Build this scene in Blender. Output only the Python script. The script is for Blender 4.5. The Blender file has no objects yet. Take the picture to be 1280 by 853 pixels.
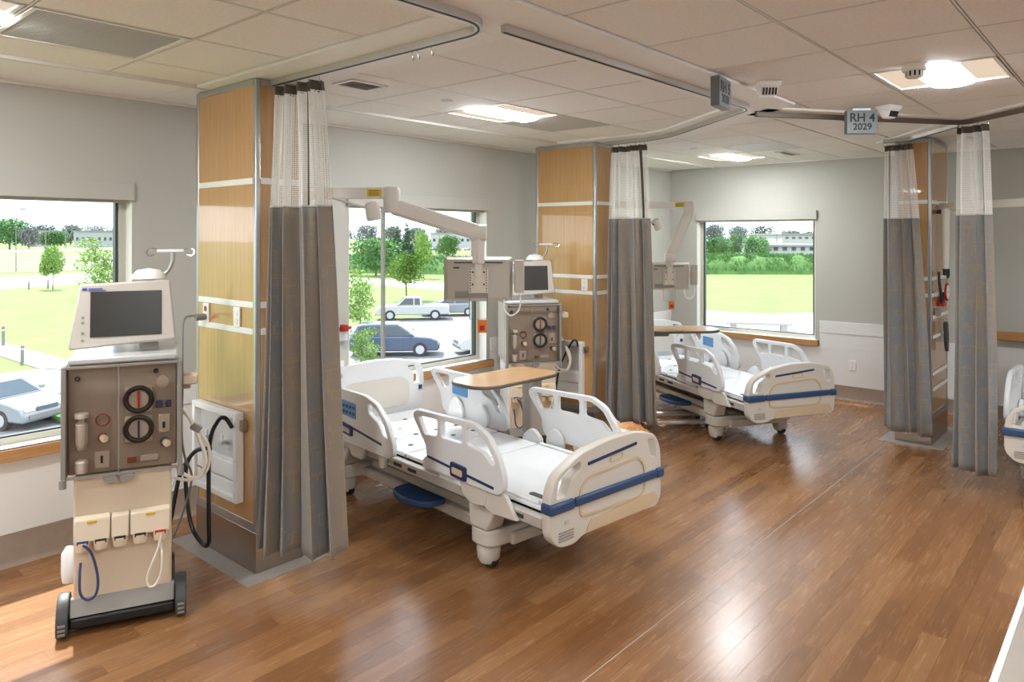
import bpy, bmesh, math, random
from mathutils import Vector, Matrix

# ------------------------------------------------------------------ camera
F, HY, YAW, CAMH = 913.0, 295.0, math.radians(41.17), 1.88
FW = (math.cos(YAW), math.sin(YAW)); RT = (math.sin(YAW), -math.cos(YAW))
sc = bpy.context.scene
COL = sc.collection
cam = bpy.data.cameras.new('camera'); camo = bpy.data.objects.new('camera', cam); COL.objects.link(camo)
cam.sensor_width = 36.0; cam.sensor_fit = 'HORIZONTAL'; cam.lens = F / 1280 * 36.0
cam.shift_y = -(426.5 - HY) / 1280.0
cam.clip_start = 0.05; cam.clip_end = 2000
camo.location = (0, 0, CAMH)
camo.rotation_euler = (math.pi / 2, 0, YAW - math.pi / 2)
sc.camera = camo
sc.view_settings.view_transform = 'Standard'; sc.view_settings.look = 'None'
sc.view_settings.gamma = 1.0; sc.view_settings.use_curve_mapping = False
sc.view_settings.exposure = 0.38

# ------------------------------------------------------------------ sky and sun
SKY_STRENGTH, SUN_STRENGTH, LAMP_STRENGTH = 2.6, 7.5, 68.0
w = bpy.data.worlds.new('sky'); sc.world = w; w.use_nodes = True
nt = w.node_tree; nt.nodes.clear()
wo = nt.nodes.new('ShaderNodeOutputWorld'); bg = nt.nodes.new('ShaderNodeBackground')
tc = nt.nodes.new('ShaderNodeTexCoord'); nz = nt.nodes.new('ShaderNodeTexNoise')
nz.inputs['Scale'].default_value = 3.0; nz.inputs['Detail'].default_value = 6
cr = nt.nodes.new('ShaderNodeValToRGB')
cr.color_ramp.elements[0].position = 0.38; cr.color_ramp.elements[0].color = (0.62, 0.78, 1.0, 1)
cr.color_ramp.elements[1].position = 0.6; cr.color_ramp.elements[1].color = (1, 1, 1, 1)
nt.links.new(tc.outputs['Generated'], nz.inputs['Vector']); nt.links.new(nz.outputs['Fac'], cr.inputs['Fac'])
nt.links.new(cr.outputs['Color'], bg.inputs['Color']); bg.inputs['Strength'].default_value = SKY_STRENGTH
nt.links.new(bg.outputs[0], wo.inputs[0])
sun = bpy.data.lights.new('sun', 'SUN'); suno = bpy.data.objects.new('sun', sun); COL.objects.link(suno)
sun.energy = SUN_STRENGTH; sun.angle = math.radians(0.6); sun.color = (1.0, 0.95, 0.88)
suno.rotation_euler = Vector((0.22, 0.68, 1.0)).to_track_quat('Z', 'Y').to_euler()
suno.location = (5, 20, 30)

# ------------------------------------------------------------------ helpers
def px_dir(px, py):
    a = (px - 640) / F
    return (FW[0] + a * RT[0], FW[1] + a * RT[1], (HY - py) / F)
def at_z(px, py, z):
    d = px_dir(px, py); t = (z - CAMH) / d[2]
    return Vector((d[0] * t, d[1] * t, z))
def at_d(px, py, dist):
    d = px_dir(px, py)
    return Vector((d[0] * dist, d[1] * dist, CAMH + d[2] * dist))

def lin(c):
    c = c / 255.0
    return c / 12.92 if c <= 0.04045 else ((c + 0.055) / 1.055) ** 2.4
def rgb(r, g, b): return (lin(r), lin(g), lin(b), 1.0)

M = {}
def mat(name, col, rough=0.5, metal=0.0, var=0.0, scale=8.0, bump=0.0, bscale=200.0, spec=None, coat=0.0, sheen=0.0):
    m = bpy.data.materials.new(name); m.use_nodes = True
    n = m.node_tree; b = n.nodes['Principled BSDF']
    b.inputs['Base Color'].default_value = col
    b.inputs['Roughness'].default_value = rough; b.inputs['Metallic'].default_value = metal
    if spec is not None: b.inputs['Specular IOR Level'].default_value = spec
    if coat: b.inputs['Coat Weight'].default_value = coat
    if sheen: b.inputs['Sheen Weight'].default_value = sheen
    t = n.nodes.new('ShaderNodeTexCoord')
    if var > 0:
        z = n.nodes.new('ShaderNodeTexNoise'); z.inputs['Scale'].default_value = scale; z.inputs['Detail'].default_value = 5
        r = n.nodes.new('ShaderNodeValToRGB')
        r.color_ramp.elements[0].position = 0.3; r.color_ramp.elements[1].position = 0.7
        r.color_ramp.elements[0].color = [max(0, c * (1 - var)) for c in col[:3]] + [1]
        r.color_ramp.elements[1].color = [min(1, c * (1 + var)) for c in col[:3]] + [1]
        n.links.new(t.outputs['Object'], z.inputs['Vector']); n.links.new(z.outputs['Fac'], r.inputs['Fac'])
        n.links.new(r.outputs['Color'], b.inputs['Base Color'])
    if bump > 0:
        z2 = n.nodes.new('ShaderNodeTexNoise'); z2.inputs['Scale'].default_value = bscale; z2.inputs['Detail'].default_value = 3
        bp = n.nodes.new('ShaderNodeBump'); bp.inputs['Strength'].default_value = bump; bp.inputs['Distance'].default_value = 0.002
        n.links.new(t.outputs['Object'], z2.inputs['Vector']); n.links.new(z2.outputs['Fac'], bp.inputs['Height'])
        n.links.new(bp.outputs['Normal'], b.inputs['Normal'])
    M[name] = m
    return m
def node(m, kind): return m.node_tree.nodes.new(kind)
def link(m, a, b): m.node_tree.links.new(a, b)

class MB:
    """collects shapes for ONE mesh"""
    def __init__(s): s.v = []; s.f = []; s.T = Matrix.Identity(4)
    def add(s, vs, fs, T=None):
        o = len(s.v); TT = s.T @ T if T is not None else s.T
        s.v += [tuple(TT @ Vector(p)) for p in vs]
        s.f += [tuple(i + o for i in f) for f in fs]
        return s
    def box(s, c, d, rot=None):
        x, y, z = d[0] / 2, d[1] / 2, d[2] / 2
        vs = [(-x, -y, -z), (x, -y, -z), (x, y, -z), (-x, y, -z), (-x, -y, z), (x, -y, z), (x, y, z), (-x, y, z)]
        T = Matrix.Translation(c)
        if rot is not None: T = T @ (rot if isinstance(rot, Matrix) else Matrix.Rotation(rot, 4, 'Z'))
        return s.add(vs, [(0, 3, 2, 1), (4, 5, 6, 7), (0, 1, 5, 4), (1, 2, 6, 5), (2, 3, 7, 6), (3, 0, 4, 7)], T)
    def bb(s, x0, x1, y0, y1, z0, z1):
        return s.box(((x0 + x1) / 2, (y0 + y1) / 2, (z0 + z1) / 2), (abs(x1 - x0), abs(y1 - y0), abs(z1 - z0)))
    def frust(s, c0, d0, c1, d1):
        vs = []
        for c, d in ((c0, d0), (c1, d1)):
            x, y = d[0] / 2, d[1] / 2
            vs += [(c[0] - x, c[1] - y, c[2]), (c[0] + x, c[1] - y, c[2]), (c[0] + x, c[1] + y, c[2]), (c[0] - x, c[1] + y, c[2])]
        return s.add(vs, [(0, 3, 2, 1), (4, 5, 6, 7), (0, 1, 5, 4), (1, 2, 6, 5), (2, 3, 7, 6), (3, 0, 4, 7)])
    def prism(s, pts, z0, z1, T=None):
        n = len(pts); vs = [(p[0], p[1], z0) for p in pts] + [(p[0], p[1], z1) for p in pts]
        a = sum(pts[i][0] * pts[(i + 1) % n][1] - pts[(i + 1) % n][0] * pts[i][1] for i in range(n))
        fs = [tuple(range(n))[::-1], tuple(range(n, 2 * n))] + [(i, (i + 1) % n, n + (i + 1) % n, n + i) for i in range(n)]
        if a < 0: fs = [f[::-1] for f in fs]
        return s.add(vs, fs, T)
    def tube(s, pts, r, seg=8, cap=True):
        pts = [Vector(p) for p in pts]; n = len(pts); rs = r if isinstance(r, (list, tuple)) else [r] * n
        vs = []; up = None
        for i, p in enumerate(pts):
            t = (pts[min(i + 1, n - 1)] - pts[max(i - 1, 0)])
            t = t.normalized() if t.length > 1e-9 else Vector((0, 0, 1))
            if up is None: up = Vector((0, 0, 1)) if abs(t.z) < 0.9 else Vector((1, 0, 0))
            a = t.cross(up)
            if a.length < 1e-6: a = t.cross(Vector((0.3, 0.7, 0.2)))
            a.normalize(); b = a.cross(t).normalized(); up = b
            for k in range(seg):
                q = 2 * math.pi * k / seg
                vs.append(tuple(p + a * (math.cos(q) * rs[i]) + b * (math.sin(q) * rs[i])))
        fs = []
        for i in range(n - 1):
            for k in range(seg):
                k2 = (k + 1) % seg
                fs.append((i * seg + k, (i + 1) * seg + k, (i + 1) * seg + k2, i * seg + k2))
        if cap: fs += [tuple(range(seg)), tuple(reversed(range((n - 1) * seg, n * seg)))]
        return s.add(vs, fs)
    def cyl(s, a, b, r, seg=16, r2=None): return s.tube([a, b], [r, r if r2 is None else r2], seg)
    def lathe(s, prof, c=(0, 0, 0), seg=20, T=None):
        vs = []; n = len(prof)
        for r, z in prof:
            for k in range(seg):
                q = 2 * math.pi * k / seg; vs.append((c[0] + r * math.cos(q), c[1] + r * math.sin(q), c[2] + z))
        fs = [(i * seg + k, i * seg + (k + 1) % seg, (i + 1) * seg + (k + 1) % seg, (i + 1) * seg + k) for i in range(n - 1) for k in range(seg)]
        fs += [tuple(reversed(range(seg))), tuple(range((n - 1) * seg, n * seg))]
        return s.add(vs, fs, T)
    def torus(s, c, R, r, axis='Y', seg=28, ts=8):
        pts = []
        for k in range(seg + 1):
            q = 2 * math.pi * k / seg; u, v = R * math.cos(q), R * math.sin(q)
            pts.append({'Y': (c[0] + u, c[1], c[2] + v), 'X': (c[0], c[1] + u, c[2] + v), 'Z': (c[0] + u, c[1] + v, c[2])}[axis])
        vs = []; fs = []
        for k in range(seg):
            q = 2 * math.pi * k / seg
            for j in range(ts):
                p = 2 * math.pi * j / ts; rr = R + r * math.cos(p); h = r * math.sin(p)
                u, v = rr * math.cos(q), rr * math.sin(q)
                vs.append({'Y': (c[0] + u, c[1] + h, c[2] + v), 'X': (c[0] + h, c[1] + u, c[2] + v), 'Z': (c[0] + u, c[1] + v, c[2] + h)}[axis])
        for k in range(seg):
            for j in range(ts):
                fs.append((k * ts + j, ((k + 1) % seg) * ts + j, ((k + 1) % seg) * ts + (j + 1) % ts, k * ts + (j + 1) % ts))
        return s.add(vs, fs)
    def mesh(s, name, m):
        me = bpy.data.meshes.new(name); me.from_pydata(s.v, [], s.f)
        bm = bmesh.new(); bm.from_mesh(me); bmesh.ops.recalc_face_normals(bm, faces=bm.faces); bm.to_mesh(me); bm.free()
        me.polygons.foreach_set('use_smooth', [True] * len(me.polygons)); me.set_sharp_from_angle(angle=math.radians(38))
        if m is not None: me.materials.append(M[m] if isinstance(m, str) else m)
        return me
    def build(s, name, m, parent=None, bevel=0.0):
        return mk(name, s.mesh(name, m), parent, bevel)
def mk(name, me, parent=None, bevel=0.0):
    o = bpy.data.objects.new(name, me); COL.objects.link(o)
    if parent is not None: o.parent = parent
    if bevel:
        b = o.modifiers.new('bevel', 'BEVEL'); b.width = bevel; b.segments = 2; b.limit_method = 'ANGLE'; b.angle_limit = math.radians(40)
    return o
def tag(o, label, cat, group=None, kind=None):
    o['label'] = label; o['category'] = cat
    if group: o['group'] = group
    if kind: o['kind'] = kind
    return o
def struct(o, label, cat): return tag(o, label, cat, None, 'structure')
def empty(name, loc=(0, 0, 0), rz=0.0):
    o = bpy.data.objects.new(name, None); COL.objects.link(o); o.location = loc; o.rotation_euler = (0, 0, rz); o.empty_display_size = 0.1
    return o
KIDS = {}
def copy_tree(o, parent=None):
    c = o.copy(); COL.objects.link(c); c.parent = parent
    for ch in [x for x in bpy.data.objects if x.parent == o]: copy_tree(ch, c)
    return c
def plate(outer, holes, th, bev=0.0, res=6):
    """flat plate with real holes in the local XY plane, thickness th centred on z=0; returns (verts, faces)"""
    cu = bpy.data.curves.new('plate', 'CURVE'); cu.dimensions = '2D'; cu.fill_mode = 'BOTH'
    cu.extrude = th / 2 - bev; cu.bevel_depth = bev; cu.bevel_resolution = 1; cu.offset = -bev
    for pts in [outer] + list(holes):
        sp = cu.splines.new('POLY'); sp.points.add(len(pts) - 1)
        for i, p in enumerate(pts): sp.points[i].co = (p[0], p[1], 0, 1)
        sp.use_cyclic_u = True
    o = bpy.data.objects.new('plate', cu); COL.objects.link(o)
    dg = bpy.context.evaluated_depsgraph_get(); me = bpy.data.meshes.new_from_object(o.evaluated_get(dg))
    vs = [tuple(v.co) for v in me.vertices]; fs = [tuple(p.vertices) for p in me.polygons]
    bpy.data.objects.remove(o); bpy.data.curves.remove(cu); bpy.data.meshes.remove(me)
    return vs, fs
def soft(pts, r=0.02, n=3):
    """round the corners of a polygon"""
    out = []; N = len(pts)
    for i in range(N):
        p = Vector(pts[i]); a = Vector(pts[i - 1]); b = Vector(pts[(i + 1) % N])
        da, db = (a - p), (b - p); rr = min(r, da.length * 0.45, db.length * 0.45)
        A = p + da.normalized() * rr; B = p + db.normalized() * rr
        for k in range(n + 1):
            t = k / n; q = A * (1 - t) ** 2 + p * 2 * t * (1 - t) + B * t * t; out.append((q.x, q.y))
    return out
def smooth_path(pts, n=8):
    """Catmull-Rom through points"""
    P = [Vector(p) for p in pts]; out = []
    for i in range(len(P) - 1):
        p0, p1, p2, p3 = P[max(i - 1, 0)], P[i], P[i + 1], P[min(i + 2, len(P) - 1)]
        for k in range(n):
            t = k / n
            out.append(0.5 * ((2 * p1) + (-p0 + p2) * t + (2 * p0 - 5 * p1 + 4 * p2 - p3) * t * t + (-p0 + 3 * p1 - 3 * p2 + p3) * t ** 3))
    out.append(P[-1]); return out
def text_mesh(s, size):
    cu = bpy.data.curves.new('t', 'FONT'); cu.body = s; cu.size = size; cu.extrude = 0.0008; cu.align_x = 'CENTER'; cu.align_y = 'CENTER'; cu.offset = size * 0.02
    o = bpy.data.objects.new('t', cu); COL.objects.link(o)
    dg = bpy.context.evaluated_depsgraph_get(); me = bpy.data.meshes.new_from_object(o.evaluated_get(dg))
    bpy.data.objects.remove(o); return me
random.seed(7)

# ------------------------------------------------------------------ materials
mat('wall_paint', rgb(182, 181, 174), 0.75, var=0.02, scale=1.5, bump=0.15, bscale=300)
mat('wainscot', rgb(226, 226, 224), 0.45, var=0.01, scale=2)
mat('white_trim', rgb(232, 232, 228), 0.4)
mat('base_vinyl', rgb(150, 132, 118), 0.5, var=0.06, scale=20)
mat('tile', rgb(236, 234, 231), 0.85, var=0.04, scale=60, bump=0.5, bscale=220)
mat('smooth_ceiling', rgb(238, 238, 236), 0.6)
mat('tbar', rgb(214, 212, 208), 0.45)
mat('plenum', rgb(70, 66, 62), 0.9)
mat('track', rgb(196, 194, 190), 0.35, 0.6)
mat('track_shaded', rgb(120, 110, 102), 0.4, 0.5)  # same track, with its shaded side put into a darker colour
mat('grille', rgb(188, 188, 186), 0.5, 0.1)
mat('dark', rgb(28, 28, 30), 0.5)
mat('black_rubber', rgb(24, 25, 28), 0.45)
mat('chrome', rgb(210, 210, 212), 0.18, 1.0)
mat('aluminium', rgb(188, 192, 194), 0.35, 0.85)
mat('frame_dark', rgb(70, 76, 82), 0.4, 0.5)
mat('frame_light', rgb(190, 188, 176), 0.45, 0.2)
mat('steel', rgb(176, 164, 152), 0.28, 0.9, var=0.05, scale=3)
mat('bed_white', rgb(222, 224, 226), 0.35)
mat('bed_beige', rgb(208, 202, 192), 0.42)
mat('bed_tan', rgb(206, 184, 152), 0.5)
mat('bed_deck', rgb(238, 241, 244), 0.15, var=0.01)
mat('bed_metal', rgb(196, 192, 186), 0.4, 0.3)
mat('bed_blue', rgb(44, 74, 114), 0.4)
mat('bed_navy', rgb(36, 52, 92), 0.4)
mat('pad_blue', rgb(88, 140, 190), 0.3)
mat('under_dark', rgb(48, 46, 46), 0.6)
mat('cream', rgb(216, 200, 176), 0.5)
mat('machine_beige', rgb(192, 185, 176), 0.5)
mat('machine_panel', rgb(162, 152, 142), 0.45, var=0.04, scale=12)
mat('machine_grey', rgb(140, 136, 130), 0.45)
mat('machine_dark', rgb(64, 66, 66), 0.5)
mat('tray', rgb(212, 214, 214), 0.25, 0.3)
mat('screen', rgb(50, 48, 44), 0.25)
mat('red', rgb(170, 34, 34), 0.4)
mat('red_ring', rgb(140, 66, 50), 0.45)
mat('blue_part', rgb(50, 62, 110), 0.4)
mat('logo_blue', rgb(58, 80, 150), 0.5)
mat('hose_white', rgb(236, 230, 218), 0.35)
mat('hose_grey', rgb(120, 122, 122), 0.4)
mat('hose_black', rgb(30, 32, 36), 0.35)
mat('plastic_white', rgb(236, 236, 234), 0.35)
mat('arm_paint', rgb(218, 214, 207), 0.4)
mat('tv_back', rgb(184, 178, 168), 0.5)
mat('tv_metal', rgb(214, 206, 194), 0.4, 0.3)
mat('orange_tag', rgb(222, 122, 30), 0.5)
mat('yellow', rgb(214, 180, 40), 0.5)
mat('table_edge', rgb(96, 88, 82), 0.5)
mat('sign_grey', rgb(104, 110, 112), 0.5)
mat('sign_text', rgb(14, 14, 16), 0.6)
mat('socket', rgb(225, 222, 216), 0.4)
mat('net_header', rgb(92, 86, 78), 0.85)
mat('counter_top', rgb(138, 126, 114), 0.4, var=0.03, scale=40)
mat('floor_patch', rgb(160, 152, 146), 0.5, var=0.05, scale=30)
mat('hem', rgb(200, 198, 192), 0.8)
mat('weld', rgb(196, 186, 176), 0.4)

def wood(name, c0, c1, rough, axis_scale, coat=0.0):
    m = mat(name, c0, rough, coat=coat)
    b = m.node_tree.nodes['Principled BSDF']
    t = node(m, 'ShaderNodeTexCoord'); mp = node(m, 'ShaderNodeMapping'); mp.inputs['Scale'].default_value = axis_scale
    z = node(m, 'ShaderNodeTexNoise'); z.inputs['Scale'].default_value = 1.0; z.inputs['Detail'].default_value = 6; z.inputs['Distortion'].default_value = 0.6
    r = node(m, 'ShaderNodeValToRGB'); r.color_ramp.elements[0].position = 0.3; r.color_ramp.elements[1].position = 0.72
    r.color_ramp.elements[0].color = c0; r.color_ramp.elements[1].color = c1
    link(m, t.outputs['Object'], mp.inputs['Vector']); link(m, mp.outputs[0], z.inputs['Vector'])
    link(m, z.outputs['Fac'], r.inputs['Fac']); link(m, r.outputs['Color'], b.inputs['Base Color'])
    return m
wood('maple', rgb(180, 136, 86), rgb(196, 155, 106), 0.25, (60, 60, 2.0), coat=0.8)
wood('sill_wood', rgb(172, 124, 76), rgb(190, 144, 94), 0.35, (3, 3, 60))
wood('table_wood', rgb(190, 148, 108), rgb(208, 168, 126), 0.22, (3, 50, 20))

# floor: plank tone comes from the plank's own row and column in the laying pattern
PW, PL = 0.102, 0.92
m = mat('plank', rgb(150, 96, 54), 0.3)
b = m.node_tree.nodes['Principled BSDF']
g = node(m, 'ShaderNodeNewGeometry'); sx = node(m, 'ShaderNodeSeparateXYZ'); link(m, g.outputs['Position'], sx.inputs[0])
def mth(m, op, a, bb=None):
    n = node(m, 'ShaderNodeMath'); n.operation = op
    for i, v in enumerate((a, bb)):
        if v is None: continue
        if isinstance(v, (int, float)): n.inputs[i].default_value = v
        else: link(m, v, n.inputs[i])
    return n.outputs[0]
row = mth(m, 'FLOOR', mth(m, 'DIVIDE', sx.outputs['Y'], PW))
off = mth(m, 'FRACT', mth(m, 'MULTIPLY', mth(m, 'ADD', row, 100.0), 0.381))
colm = mth(m, 'FLOOR', mth(m, 'ADD', mth(m, 'DIVIDE', sx.outputs['X'], PL), off))
cx = node(m, 'ShaderNodeCombineXYZ'); link(m, row, cx.inputs[0]); link(m, colm, cx.inputs[1])
wn = node(m, 'ShaderNodeTexWhiteNoise'); wn.noise_dimensions = '3D'; link(m, cx.outputs[0], wn.inputs['Vector'])
vm = node(m, 'ShaderNodeVectorMath'); vm.operation = 'MULTIPLY_ADD'
link(m, g.outputs['Position'], vm.inputs[0]); vm.inputs[1].default_value = (3.0, 46.0, 1.0); link(m, wn.outputs['Color'], vm.inputs[2])
vm2 = node(m, 'ShaderNodeVectorMath'); vm2.operation = 'MULTIPLY_ADD'
link(m, wn.outputs['Color'], vm2.inputs[0]); vm2.inputs[1].default_value = (37, 37, 37); link(m, vm.outputs[0], vm2.inputs[2])
gn = node(m, 'ShaderNodeTexNoise'); gn.inputs['Scale'].default_value = 1.0; gn.inputs['Detail'].default_value = 7; gn.inputs['Distortion'].default_value = 1.2
link(m, vm2.outputs[0], gn.inputs['Vector'])
tone = mth(m, 'ADD', mth(m, 'MULTIPLY', wn.outputs['Value'], 0.42), mth(m, 'MULTIPLY', gn.outputs['Fac'], 0.7))
r = node(m, 'ShaderNodeValToRGB')
r.color_ramp.elements[0].position = 0.15; r.color_ramp.elements[0].color = rgb(112, 74, 42)
r.color_ramp.elements[1].position = 0.95; r.color_ramp.elements[1].color = rgb(168, 124, 82)
e = r.color_ramp.elements.new(0.55); e.color = rgb(140, 95, 56)
link(m, tone, r.inputs['Fac']); link(m, r.outputs['Color'], b.inputs['Base Color'])
rr = node(m, 'ShaderNodeMapRange'); rr.inputs['To Min'].default_value = 0.25; rr.inputs['To Max'].default_value = 0.29; b.inputs['Coat Weight'].default_value = 0.35; b.inputs['Coat Roughness'].default_value = 0.22
link(m, gn.outputs['Fac'], rr.inputs['Value']); link(m, rr.outputs[0], b.inputs['Roughness'])

# curtain cloth: grey weave with tan broken-rectangle lines
m = mat('curtain', rgb(112, 106, 100), 0.85, sheen=0.2)
b = m.node_tree.nodes['Principled BSDF']
uv = node(m, 'ShaderNodeUVMap')
def bricks(sc_, wdt, hgt, ms):
    k = node(m, 'ShaderNodeTexBrick'); k.inputs['Scale'].default_value = sc_; k.inputs['Brick Width'].default_value = wdt
    k.inputs['Row Height'].default_value = hgt; k.inputs['Mortar Size'].default_value = ms; k.inputs['Mortar Smooth'].default_value = 0.2
    k.inputs['Color1'].default_value = k.inputs['Color2'].default_value = (0, 0, 0, 1); k.inputs['Mortar'].default_value = (1, 1, 1, 1)
    link(m, uv.outputs[0], k.inputs['Vector']); return k.outputs['Color']
k1 = bricks(9.0, 0.7, 0.5, 0.035); k2 = bricks(6.0, 0.45, 0.9, 0.03)
n1 = node(m, 'ShaderNodeTexNoise'); n1.inputs['Scale'].default_value = 9.0; link(m, uv.outputs[0], n1.inputs['Vector'])
msk = node(m, 'ShaderNodeValToRGB'); msk.color_ramp.elements[0].position = 0.5; msk.color_ramp.elements[1].position = 0.54; link(m, n1.outputs['Fac'], msk.inputs['Fac'])
add = mth(m, 'MULTIPLY', mth(m, 'MAXIMUM', k1, k2), msk.outputs['Color'])
mpu = node(m, 'ShaderNodeMapping'); mpu.inputs['Scale'].default_value = (2.6, 0.25, 1.0); link(m, uv.outputs[0], mpu.inputs['Vector'])
n2 = node(m, 'ShaderNodeTexNoise'); n2.inputs['Scale'].default_value = 2.2; n2.inputs['Detail'].default_value = 2; link(m, mpu.outputs[0], n2.inputs['Vector'])
basec = node(m, 'ShaderNodeValToRGB'); basec.color_ramp.elements[0].position = 0.4; basec.color_ramp.elements[1].position = 0.62
basec.color_ramp.elements[0].color = rgb(126, 130, 134); basec.color_ramp.elements[1].color = rgb(148, 136, 122)
link(m, n2.outputs['Fac'], basec.inputs['Fac'])
mx = node(m, 'ShaderNodeMix'); mx.data_type = 'RGBA'
link(m, mth(m, 'MULTIPLY', add, 0.4), mx.inputs['Factor']); link(m, basec.outputs[0], mx.inputs['A']); mx.inputs['B'].default_value = rgb(178, 150, 104)
link(m, mx.outputs['Result'], b.inputs['Base Color'])
n3 = node(m, 'ShaderNodeTexNoise'); n3.inputs['Scale'].default_value = 160.0; link(m, uv.outputs[0], n3.inputs['Vector'])
bp = node(m, 'ShaderNodeBump'); bp.inputs['Strength'].default_value = 0.25; bp.inputs['Distance'].default_value = 0.003; link(m, n3.outputs['Fac'], bp.inputs['Height']); link(m, bp.outputs['Normal'], b.inputs['Normal'])

# open white net at the curtain tops: threads on a honeycomb, holes between
m = mat('net', rgb(240, 240, 236), 0.8)
b = m.node_tree.nodes['Principled BSDF']; out = m.node_tree.nodes['Material Output']
uv = node(m, 'ShaderNodeUVMap'); vo = node(m, 'ShaderNodeTexVoronoi'); vo.feature = 'DISTANCE_TO_EDGE'; vo.inputs['Scale'].default_value = 95; vo.inputs['Randomness'].default_value = 0.25
link(m, uv.outputs[0], vo.inputs['Vector'])
th = mth(m, 'LESS_THAN', vo.outputs['Distance'], 0.19)
tr = node(m, 'ShaderNodeBsdfTransparent'); ms = node(m, 'ShaderNodeMixShader')
link(m, th, ms.inputs[0]); link(m, tr.outputs[0], ms.inputs[1]); link(m, b.outputs[0], ms.inputs[2]); link(m, ms.outputs[0], out.inputs[0])

def glassy(name, tint, fac, rough=0.02):
    m = bpy.data.materials.new(name); m.use_nodes = True; M[name] = m
    n = m.node_tree; n.nodes.clear(); o = n.nodes.new('ShaderNodeOutputMaterial')
    t = n.nodes.new('ShaderNodeBsdfTransparent'); t.inputs[0].default_value = tint
    gl = n.nodes.new('ShaderNodeBsdfGlossy'); gl.inputs['Roughness'].default_value = rough; gl.inputs[0].default_value = (1, 1, 1, 1)
    fr = n.nodes.new('ShaderNodeFresnel'); fr.inputs['IOR'].default_value = 1.45
    mu = n.nodes.new('ShaderNodeMath'); mu.operation = 'MULTIPLY'; mu.inputs[1].default_value = fac; n.links.new(fr.outputs[0], mu.inputs[0])
    ge = n.nodes.new('ShaderNodeNewGeometry'); iv = n.nodes.new('ShaderNodeMath'); iv.operation = 'SUBTRACT'; iv.inputs[0].default_value = 1.0; n.links.new(ge.outputs['Backfacing'], iv.inputs[1])
    m2 = n.nodes.new('ShaderNodeMath'); m2.operation = 'MULTIPLY'; n.links.new(mu.outputs[0], m2.inputs[0]); n.links.new(iv.outputs[0], m2.inputs[1]); mu = m2
    mi = n.nodes.new('ShaderNodeMixShader'); n.links.new(mu.outputs[0], mi.inputs[0]); n.links.new(t.outputs[0], mi.inputs[1]); n.links.new(gl.outputs[0], mi.inputs[2])
    n.links.new(mi.outputs[0], o.inputs[0]); return m
glassy('window_glass', (0.97, 0.985, 0.98, 1), 0.8)
glassy('smoke_cover', (0.90, 0.87, 0.84, 1), 1.0, 0.08)
glassy('clear_plastic', (0.92, 0.93, 0.95, 1), 1.0, 0.1)

def emit(name, col, strength):
    m = bpy.data.materials.new(name); m.use_nodes = True; M[name] = m
    n = m.node_tree; n.nodes.clear(); o = n.nodes.new('ShaderNodeOutputMaterial'); e = n.nodes.new('ShaderNodeEmission')
    e.inputs[0].default_value = col; e.inputs[1].default_value = strength; n.links.new(e.outputs[0], o.inputs[0]); return m
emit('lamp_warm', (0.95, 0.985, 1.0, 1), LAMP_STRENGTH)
emit('reflector_glow', (1.0, 0.80, 0.60, 1), 0.62)  # lamplight on the reflector sides, put in as weak warm emission
# outdoors
mat('grass', rgb(104, 120, 64), 0.95, var=0.12, scale=0.35)
mat('grass_dark', rgb(76, 112, 56), 0.95, var=0.3, scale=0.8)
mat('scrub', rgb(104, 112, 84), 0.95, var=0.35, scale=0.25)
mat('asphalt', rgb(124, 124, 126), 0.9, var=0.08, scale=0.6)
mat('concrete', rgb(160, 158, 154), 0.85, var=0.05, scale=0.8)
mat('bark', rgb(112, 96, 80), 0.9, var=0.2, scale=12)
mat('leaf_light', rgb(120, 152, 72), 0.8, var=0.25, scale=3)
mat('leaf_mid', rgb(84, 128, 66), 0.8, var=0.3, scale=2)
mat('leaf_dark', rgb(66, 92, 68), 0.8, var=0.3, scale=1)
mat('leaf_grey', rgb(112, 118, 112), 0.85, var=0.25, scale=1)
mat('car_white', rgb(176, 176, 176), 0.25, coat=0.5)
mat('car_silver', rgb(140, 146, 154), 0.25, 0.3, coat=0.5)
mat('car_slate', rgb(70, 84, 108), 0.25, 0.2, coat=0.6)
mat('car_blue', rgb(120, 136, 168), 0.25, 0.2, coat=0.6)
mat('car_glass', rgb(60, 70, 78), 0.08)
mat('tyre', rgb(48, 48, 50), 0.8)
mat('hub', rgb(190, 192, 194), 0.35, 0.6)
mat('tail_red', rgb(180, 40, 40), 0.3)
mat('lamp_glass', rgb(224, 226, 228), 0.15)
mat('building_white', rgb(172, 172, 176), 0.8, var=0.03, scale=0.3)
mat('building_grey', rgb(160, 162, 166), 0.8)
mat('roof_grey', rgb(140, 140, 144), 0.7)
mat('window_dark', rgb(84, 92, 104), 0.3)
mat('pole_grey', rgb(120, 118, 116), 0.6)
# ------------------------------------------------------------------ room shell
WA, WB, CEIL = 4.89, 8.85, 2.777
X0, Y0 = -3.0, -4.0
TH = 0.22
fl = MB().bb(X0, WB + TH, Y0, WA + TH, -0.30, -0.006).build('floor', 'floor_patch')
struct(fl, 'brown wood-strip floor of the treatment room', 'floor')

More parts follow.
